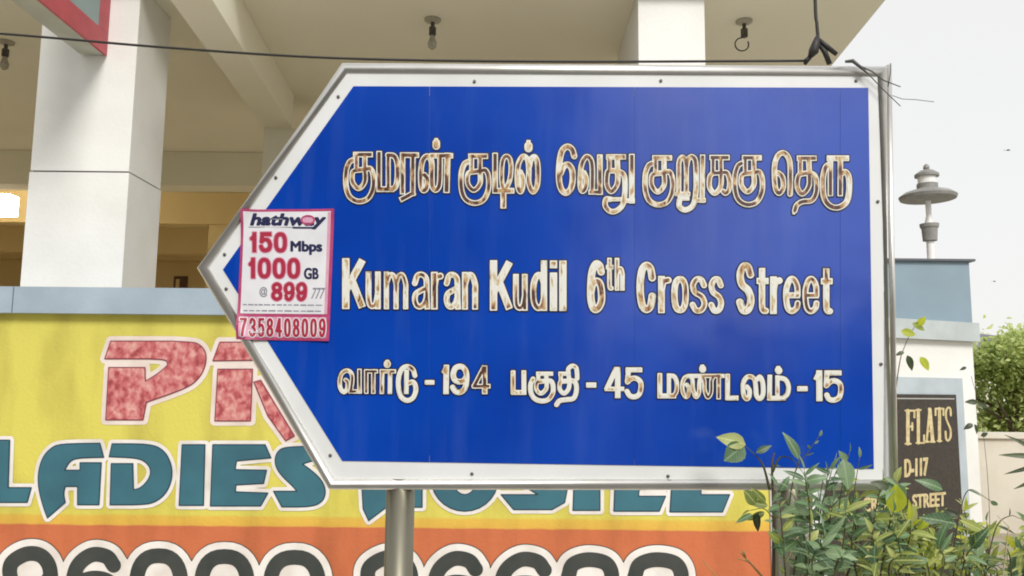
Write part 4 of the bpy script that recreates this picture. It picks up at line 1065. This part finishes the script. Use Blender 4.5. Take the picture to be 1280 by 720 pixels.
far_tree('bright green leafy tree just above the low beige wall', (tcx.x + .12, 13.0, tcx.z - .05), 1.0, 0.9, 0.85, 24000, 0.085, 5)
far_tree('rounded green tree standing beside the far hipped roof', (tcx.x + 1.9, 14.2, tcx.z + 0.1), 1.2, 1.1, 0.9, 8000, 0.09, 6)

# birds
def bird(px, py, Y, span, tilt, label):
    c = onY(px, py, Y)
    t_ = thing('bird', c, label, 'bird')
    M_b = M_birdm
    L = span * 0.45
    V, Fc = [], []
    prof = [(-.5, .012), (-.35, .05), (-.1, .085), (.2, .08), (.38, .05), (.5, .015)]
    for x, r_ in prof:
        for s in range(8):
            a = 6.283 * s / 8; V.append(c + Vector((x * L, math.cos(a) * r_ * L, math.sin(a) * r_ * L)))
    for i in range(5):
        for s in range(8): Fc.append((i * 8 + s, i * 8 + (s + 1) % 8, i * 8 + 8 + (s + 1) % 8, i * 8 + 8 + s))
    b0 = len(V)
    for sg in (-1, 1):
        b0 = len(V)
        W = [(0.22, 0.03, .03), (0.25, .5, .22 + tilt * sg), (0.02, 1.0, .18 + tilt * 2 * sg), (-.12, .55, .16 + tilt * sg), (-.2, .03, .02)]
        for up in (0, .02):
            for x, y, z in W: V.append(c + Vector((x * L * 1.2, sg * y * span / 2 * .75 + sg * 0, z * L + up * L)) + Vector((sg * y * span * .33, 0, 0)))
        Fc += [tuple(b0 + i for i in range(5)), tuple(b0 + 9 - i for i in range(5))]
        for i in range(5): Fc.append((b0 + i, b0 + (i + 1) % 5, b0 + 5 + (i + 1) % 5, b0 + 5 + i))
    V_t = len(V)
    V += [c + Vector((-.45 * L, 0, 0)), c + Vector((-.85 * L, .1 * L, 0)), c + Vector((-.85 * L, -.1 * L, .01))]; Fc.append((V_t, V_t + 1, V_t + 2))
    mk('body', V, Fc, M_b, t_, smooth=False)
M_birdm = mat('grey_plumage', (0.16, 0.16, 0.16), 0.8, (0.10, 0.10, 0.10), 30, 3)
bird(1260, 188, 26, 0.36, 0.15, 'small grey bird gliding in the white sky above the gate lamp height')
bird(1243, 352, 30, 0.26, 0.02, 'tiny grey bird gliding low near the slate cap of the gate pillar')

# ------------------------------------------------------------------ plants around the sign
def leaf_mesh(name, wid, m, seg=6, fold=0.25, droop=0.25):
    V, Fc = [], []
    for i in range(seg + 1):
        t_ = i / seg
        w_ = wid * math.sin(math.pi * min(1, t_ ** 0.8)) ** 0.85 if 0 < t_ < 1 else 0.004
        z = -droop * t_ * t_
        V += [(-w_, t_, z + fold * w_), (0, t_, z), (w_, t_, z + fold * w_)]
    for i in range(seg):
        a = i * 3
        Fc += [(a, a + 1, a + 4, a + 3), (a + 1, a + 2, a + 5, a + 4)]
    me = bpy.data.meshes.new(name); me.from_pydata(V, [], Fc); me.materials.append(m)
    me.polygons.foreach_set('use_smooth', [True] * len(me.polygons)); me.update()
    return me
LM = {}
for key, m in (('A', M_leafA), ('B', M_leafB), ('D', M_leafD), ('Y', M_leafY)):
    LM[key] = [leaf_mesh('leaf', 0.19, m, droop=.4), leaf_mesh('leaf', 0.25, m, fold=0.2, droop=0.35), leaf_mesh('leaf', 0.13, m, fold=0.35, droop=0.2), leaf_mesh('leaf', 0.34, m, fold=0.15, droop=0.1), leaf_mesh('leaf', 0.07, m, fold=0.3, droop=0.3)]
def add_leaf(parent, pos, direction, L, key, rnd, kind=None, roll=None):
    me = LM[key][rnd.choice((0, 1, 2, 2)) if kind is None else kind]
    o = bpy.data.objects.new('leaf', me); COL.objects.link(o); o.parent = parent
    y = Vector(direction).normalized()
    z = Vector((rnd.gauss(0, .55), -.55 + rnd.gauss(0, .4), .6 + rnd.gauss(0, .4))) if kind is None else Vector((rnd.gauss(0, .25), -1, .25))
    z = z - y * z.dot(y)
    if z.length < 0.05: z = Vector((1, 0, 0)) - y * y.x
    z.normalize(); x = y.cross(z)
    R_ = Matrix((x, y, z)).transposed()
    k_ = rnd.uniform(.8, 1.2)
    o.matrix_local = Matrix.LocRotScale(Vector(pos) - wl(parent), R_.to_quaternion(), Vector((L * k_, L, L)))
    return o
def stem_with_leaves(parent, pts, r0, keys, size, gap, rnd, start=0.25, spread=1.0, m=None, tip=True):
    P = [Vector(tuple(p)) for p in catmull([tuple(p) for p in pts], 6)]
    n_ = len(P)
    tube('stem', P, [max(r0 * (1 - 0.75 * i / (n_ - 1)), 0.0006) for i in range(n_)], m or M_stemG, parent, 6)
    acc = 0; tot = sum((P[i + 1] - P[i]).length for i in range(n_ - 1)); run = 0
    side = 1
    for i in range(n_ - 1):
        seg = P[i + 1] - P[i]; L = seg.length; tdir = seg.normalized()
        run += L; acc += L
        if run / tot < start: acc = 0; continue
        while acc > gap:
            acc -= gap
            sd_ = tdir.cross(Vector((0, -1, 0.2)))
            if sd_.length < 0.1: sd_ = Vector((1, 0, 0))
            sd_.normalize(); side = -side
            d = tdir * rnd.uniform(.3, .9) + sd_ * side * rnd.uniform(.5, 1.1) * spread + Vector((rnd.gauss(0, .25), rnd.gauss(-.25, .35), rnd.gauss(-.05, .3)))
            add_leaf(parent, P[i] + seg * rnd.random(), d, size * rnd.choice((.5, .7, .9, 1.1, 1.45)) * rnd.uniform(.85, 1.15), rnd.choice(keys), rnd)
    if tip: add_leaf(parent, P[-1], P[-1] - P[-3], size * .9, rnd.choice(keys), rnd)

rnd = random.Random(11)
# blue-green bush against the sign's lower right
bA = thing('leafy_bush', (onY(1010, 700, 1.56).x, 1.56, 0.1), 'blue green leafy bush growing up over the lower edge of the sign', 'bush')
def bush_fill(parent, n_, xa, xb, ya, yb, Ya, Yb, root, pull, keys, size, gap, start, bark):
    for i in range(n_):
        tx_ = rnd.uniform(xa, xb); ty = rnd.uniform(ya, yb); Y = rnd.uniform(Ya, Yb)
        bxp = root + (tx_ - root) * pull + rnd.gauss(0, 8)
        stem_with_leaves(parent, [onY(bxp, 1000, Y), onY(bxp + rnd.gauss(0, 8), 790, Y), onY((bxp + tx_) / 2 + rnd.gauss(0, 8), (730 + ty) / 2, Y), onY(tx_, ty, Y - .02)], 0.0028, keys, size, gap, rnd, start=min(.92, 270 / (1000 - ty)), m=M_bark if i % 2 and bark else M_stemG)
bush_fill(bA, 10, 964, 1062, 582, 640, 1.40, 1.60, 1012, .5, ['A', 'A', 'A', 'A', 'B'], 0.031, 0.0085, .47, False)
bush_fill(bA, 5, 965, 1065, 655, 700, 1.36, 1.50, 1012, .6, ['A'], 0.033, 0.0085, .47, False)
bM = thing('mixed_bush', (onY(1085, 700, 1.66).x, 1.66, 0.1), 'mid green bush between the blue green bush and the yellow green shrub', 'bush')
bush_fill(bM, 12, 1045, 1130, 592, 655, 1.45, 1.78, 1085, .6, ['A', 'A', 'B', 'B'], 0.030, 0.0085, .47, True)
bush_fill(bM, 6, 1050, 1140, 660, 705, 1.40, 1.6, 1085, .6, ['A', 'B', 'B'], 0.031, 0.0085, .47, True)
# tall thin stem with the leaf reaching left, and shoots on the blue
stem_with_leaves(bA, [onY(968, 1000, 1.57), onY(967, 760, 1.565), onY(967, 640, 1.56), onY(965, 585, 1.55), onY(968, 566, 1.55)], 0.005, ['A'], 0.018, 0.09, rnd, start=.7, m=M_bark, tip=False)
stem_with_leaves(bA, [onY(962, 612, 1.55), onY(955, 585, 1.54), onY(947, 572, 1.53), onY(930, 556, 1.52)], 0.0026, ['A'], 0.02, 0.2, rnd, tip=False)
for (x, y, dx, dy, L, k_) in ((932, 556, -1, .35, .050, 1), (930, 556, -.75, -.55, .048, 3), (945, 566, .9, .5, .03, 1)):
    add_leaf(bA, onY(x, y, 1.52), (dx, -.25, dy), L, 'A' if L < .049 else 'B', rnd, k_, 0.3)
stem_with_leaves(bA, [onY(966, 590, 1.55), onY(975, 572, 1.54), onY(990, 574, 1.54), onY(1003, 590, 1.53)], 0.002, ['A'], 0.022, 0.06, rnd, start=.5)
stem_with_leaves(bA, [onY(985, 640, 1.54), onY(994, 590, 1.53), onY(1010, 565, 1.52), onY(1024, 545, 1.52)], 0.0016, ['A'], 0.014, 0.016, rnd, start=.5)
add_leaf(bA, onY(998, 574, 1.52), (-.35, -.2, 1), .05, 'A', rnd, 0, 0.2)
add_leaf(bA, onY(1054, 574, 1.52), (.05, -.3, -1), .052, 'A', rnd, 3, 0.1)
for (x, y) in ((1035, 577), (1060, 566), (1076, 572), (1048, 584)):
    stem_with_leaves(bA, [onY(x - 12, 640, 1.54), onY(x - 6, 600, 1.53), onY(x + rnd.uniform(-3, 8), y, 1.52)], 0.0013, ['A'], 0.02, 0.02, rnd, start=.45)
# yellowish leaves on the painted wall side
for (x, y, dx, dz, k_, kk) in ((960, 632, -1, .2, 'B', 1), (956, 640, -1, -.45, 'B', 0), (945, 630, -.6, .7, 'B', 3), (940, 642, -1, -.5, 'A', 2), (946, 640, -.1, -1, 'D', 1), (957, 628, -.6, .6, 'B', 1)):
    add_leaf(bA, onY(x, y, 1.56), (dx, -.2, dz), .034, k_, rnd, kk, 0.2)
stem_with_leaves(bA, [onY(968, 650, 1.56), onY(955, 636, 1.56), onY(938, 638, 1.56)], 0.0013, ['B'], .02, .05, rnd)
# dry golden twig
M_dry = mat('dry_twig', (0.42, 0.27, 0.10), 0.7, (0.3, 0.18, 0.07), 40, 3)
tw2 = thing('dry_twig', onY(940, 715, 1.5), 'dry golden twig at the foot of the leafy bush', 'twig')
tube('twig', [onY(968, 790, 1.5), onY(952, 720, 1.5), onY(938, 704, 1.5), onY(925, 690, 1.5)], [0.0028, 0.0024, 0.0018, 0.0012], M_dry, tw2, 6)
tube('twig', [onY(938, 704, 1.5), onY(930, 700, 1.49), onY(922, 698, 1.49)], [0.0014, 0.0012, 0.001], M_dry, tw2, 6)
tube('twig', [onY(932, 697, 1.5), onY(929, 689, 1.49)], [0.0012, 0.002], M_dry, tw2, 6)
tube('twig', [onY(905, 740, 1.5), onY(893, 718, 1.5), onY(878, 700, 1.5)], [0.0012, 0.0011, 0.001], M_dry, tw2, 6)

M_dry2 = mat('pale_dry_stalk', (0.55, 0.47, 0.30), 0.7, (0.36, 0.28, 0.16), 30, 3)
# yellow-green shrub under the plaque
bB = thing('yellow_green_shrub', (onY(1160, 700, 1.75).x, 1.75, 0.1), 'sunlit yellow green shrub in front of the granite plaque', 'shrub')
bush_fill(bB, 13, 1105, 1215, 622, 685, 1.55, 1.95, 1160, .6, ['B', 'B', 'B', 'A', 'Y'], 0.029, 0.0085, .48, True)
bush_fill(bB, 7, 1110, 1220, 670, 710, 1.45, 1.7, 1160, .6, ['B', 'B', 'A'], 0.030, 0.0085, .48, True)
bC = thing('lime_shrub', (onY(1250, 700, 1.85).x, 1.85, 0.1), 'bright lime leaved shrub before the low beige wall', 'shrub')
bush_fill(bC, 17, 1200, 1300, 636, 688, 1.6, 2.05, 1250, .6, ['B', 'B', 'Y', 'A'], 0.029, 0.0095, .48, True)
bush_fill(bC, 12, 1200, 1300, 680, 712, 1.5, 1.8, 1250, .6, ['B', 'B', 'A'], 0.030, 0.0095, .48, True)
for i in range(14):
    x_ = rnd.uniform(985, 1275); y_ = rnd.uniform(625, 690); Y = rnd.uniform(1.42, 1.8); pr_ = bA if x_ < 1045 else bM if x_ < 1110 else bB if x_ < 1205 else bC
    tube('dry_stalk', [onY(x_ + rnd.gauss(0, 25), 800, Y), onY(x_ + rnd.gauss(0, 12), 730, Y), onY(x_, y_, Y), onY(x_ + rnd.gauss(0, 10), y_ - 14, Y)], [.0014, .0013, .001, .0006], M_dry2, pr_, 5)
# arching bare stem and its round lime leaf
stem_with_leaves(bB, [onY(1058, 720, 1.5), onY(1078, 680, 1.5), onY(1110, 667, 1.5), onY(1150, 663, 1.5), onY(1178, 652, 1.5)], 0.0022, ['B'], .03, .07, rnd, m=M_bark)
for (x, y, dx, dz, L, k_, kk) in ((1119, 642, 0, 1, .052, 'Y', 3), (1178, 612, -.9, .45, .045, 'A', 0), (1195, 655, -1, .25, .06, 'A', 1), (1200, 650, 1, -.4, .05, 'B', 0), (1133, 622, -.8, .7, .04, 'A', 1), (1112, 610, -1, .4, .032, 'D', 1), (1105, 596, .8, -.5, .03, 'A', 2)):
    add_leaf(bB, onY(x, y, 1.5), (dx, -.25, dz), L, k_, rnd, kk, 0.15)
stem_with_leaves(bB, [onY(1190, 700, 1.6), onY(1200, 640, 1.6), onY(1212, 612, 1.6), onY(1238, 626, 1.6)], 0.0016, ['A', 'D'], .022, .05, rnd, m=M_bark)
stem_with_leaves(bB, [onY(1230, 720, 1.6), onY(1245, 660, 1.6), onY(1262, 645, 1.6), onY(1275, 648, 1.6)], 0.0016, ['D', 'B'], .026, .03, rnd, m=M_bark)

# slender climber behind the sign's right edge with lime leaves
cl_ = thing('climbing_twig', (onY(1140, 500, 1.95).x, 1.95, 0.1), 'slender twig with lime leaves between the steel frame and gate pillar', 'climber')
stem_with_leaves(cl_, [onY(1108, 1100, 1.95), onY(1108, 800, 1.95), onY(1110, 600, 1.95), onY(1122, 470, 1.95), onY(1132, 430, 1.95), onY(1148, 400, 1.95)], 0.0022, ['B'], .02, .5, rnd, m=M_bark, tip=False)
for (x, y, dx, dz, L, k_, kk) in ((1126, 414, 1, -.25, .034, 'Y', 3), (1146, 408, .5, .6, .03, 'Y', 3), (1140, 404, 1, -.5, .034, 'B', 1), (1134, 444, .3, -1, .036, 'D', 1), (1150, 446, .5, -.9, .036, 'Y', 3), (1130, 440, -1, -.3, .02, 'D', 1)):
    add_leaf(cl_, onY(x, y, 1.93), (dx, -.2, dz), L, k_, rnd, kk, 0.2)
# dark twig crossing the white pillar edge
ed = thing('dark_twig', (onY(1215, 600, 2.2).x, 2.2, 0.1), 'thin dark twig with tiny leaves across the white edge of the gate pillar', 'twig')
stem_with_leaves(ed, [onY(1238, 1000, 2.2), onY(1238, 760, 2.2), onY(1236, 620, 2.2), onY(1226, 520, 2.2), onY(1214, 470, 2.2)], 0.0012, ['D'], .02, .9, rnd, m=M_bark, tip=False)
for (x, y, dx, dz, L) in ((1208, 459, -.8, -.3, .018), (1222, 503, -1, .1, .03), (1222, 505, .8, -.2, .03), (1216, 530, -.9, -.4, .026), (1218, 530, .3, -.9, .026), (1226, 545, .7, .3, .02)):
    add_leaf(ed, onY(x, y, 2.18), (dx, -.2, dz), L, 'D', rnd, 1, 0.1)
# palm fronds entering at the right
pm = thing('palm_frond', (onY(1330, 620, 2.6).x, 2.6, 0.1), 'grey green palm frond reaching in against the low beige wall', 'palm')
tube('stalk', [onY(1360, 1000, 2.6), onY(1350, 740, 2.6), onY(1330, 610, 2.6), onY(1300, 570, 2.6)], [0.008, .007, .005, .003], M_stemG, pm, 8)
for (x, y, dx, dz) in ((1300, 572, -1, .12), (1304, 580, -1, -.25), (1312, 590, -1, -.5), (1320, 600, -.9, -.7), (1302, 568, -.8, .5)):
    add_leaf(pm, onY(x, y, 2.58), (dx, -.1, dz), .11, 'D', rnd, 4, 0.1)

# ------------------------------------------------------------------ unseen other side of the street, added dark for the sign to mirror
oh = thing('unseen_house', (-4.6, -9.5, 0), 'two storey unseen house across the road, darkened to deepen the sign reflection', 'house')
M_darkened = mat('darkened_plaster', (0.10, 0.085, 0.07), 0.8, (0.07, 0.06, 0.05), 1, 5)  # made dark so the unseen house adds little light to the blue sheet
box('wall', -9.5, 1.2, -13, -8.6, 0, 6.6, M_darkened, oh)
box('parapet', -9.7, 1.4, -13.2, -8.4, 6.601, 7.5, M_darkened, oh, bevel=0.02)
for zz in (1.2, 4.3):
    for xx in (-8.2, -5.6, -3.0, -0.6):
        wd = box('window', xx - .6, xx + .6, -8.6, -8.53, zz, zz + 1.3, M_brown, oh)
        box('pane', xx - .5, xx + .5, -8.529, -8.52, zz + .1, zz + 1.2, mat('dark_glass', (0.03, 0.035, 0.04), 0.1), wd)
box('compound_wall', 1.5, 14, -9, -8.8, 0, 2.3, M_darkened, oh)

# unseen trees, added dense and dark so the sign mirrors little sky
M_leafS = leaf_material('darkened_tree_leaf', (0.02, 0.04, 0.012), (0.035, 0.06, 0.018), (0.06, 0.09, 0.03))  # leaf colour darkened to keep the sign's reflection deep
def unseen_tree(x, y, h, rad, label, seed, n_):
    st = thing('unseen_tree', (x, y, 0), label, 'tree', 'unseen trees added across the road')
    rt = random.Random(seed); V, Fc = [], []
    tube('trunk', [(x, y, 0), (x + .05, y, h * .3), (x - .08, y, h * .55), (x + .05, y, h * .8)], [.2, .16, .12, .04], M_bark, st, 10)
    for i in range(8):
        a_ = i * .8; z_ = h * (.3 + .05 * i)
        tube('limb', [(x, y, z_), (x + rad * .4 * math.cos(a_), y + rad * .4 * math.sin(a_), z_ + .5), (x + rad * .85 * math.cos(a_), y + rad * .8 * math.sin(a_), z_ + .9)], [.06, .04, .01], M_bark, st, 6)
    cl = [(Vector((x + rt.gauss(0, .45) * rad, y + rt.gauss(0, .4) * rad, rt.uniform(.25, 1.0) * h)), rt.uniform(.35, .7)) for _ in range(45)]
    for i in range(n_):
        c_, r_ = rt.choice(cl); p = c_ + Vector((rt.gauss(0, .5), rt.gauss(0, .5), rt.gauss(0, .4))) * r_ * 1.3; L = .26
        R_ = Euler((rt.gauss(.5, .6), rt.gauss(0, .5), rt.uniform(0, 6.28))).to_matrix(); b_ = len(V)
        V += [p + R_ @ Vector(q_) for q_ in ((0, -L * .5, 0), (L * .25, 0, .01), (0, L * .5, 0), (-L * .25, 0, .01))]
        Fc += [(b_, b_ + 1, b_ + 2), (b_, b_ + 2, b_ + 3)]
    mk('crown', V, Fc, M_leafS, st)
unseen_tree(-3.6, -6.9, 6.6, 2.2, 'tall dense unseen tree added across the road before the dark house', 9, 9000)
unseen_tree(-0.6, -7.4, 5.2, 1.7, 'lower dense unseen tree added across the road beside the tall one', 10, 7000)
unseen_tree(-7.6, -7.2, 6.2, 2.3, 'dense unseen tree added across the road at the far end of the dark house', 12, 7000)
unseen_tree(4.6, -8.0, 2.4, 1.5, 'short bushy unseen tree added across the road against the low wall', 13, 4000)

for o in list(bpy.data.objects):
    if 'wl' in o.keys(): del o['wl']
print('objects', len(bpy.data.objects), 'tris', sum(len(o.data.polygons) for o in bpy.data.objects if o.type == 'MESH'))
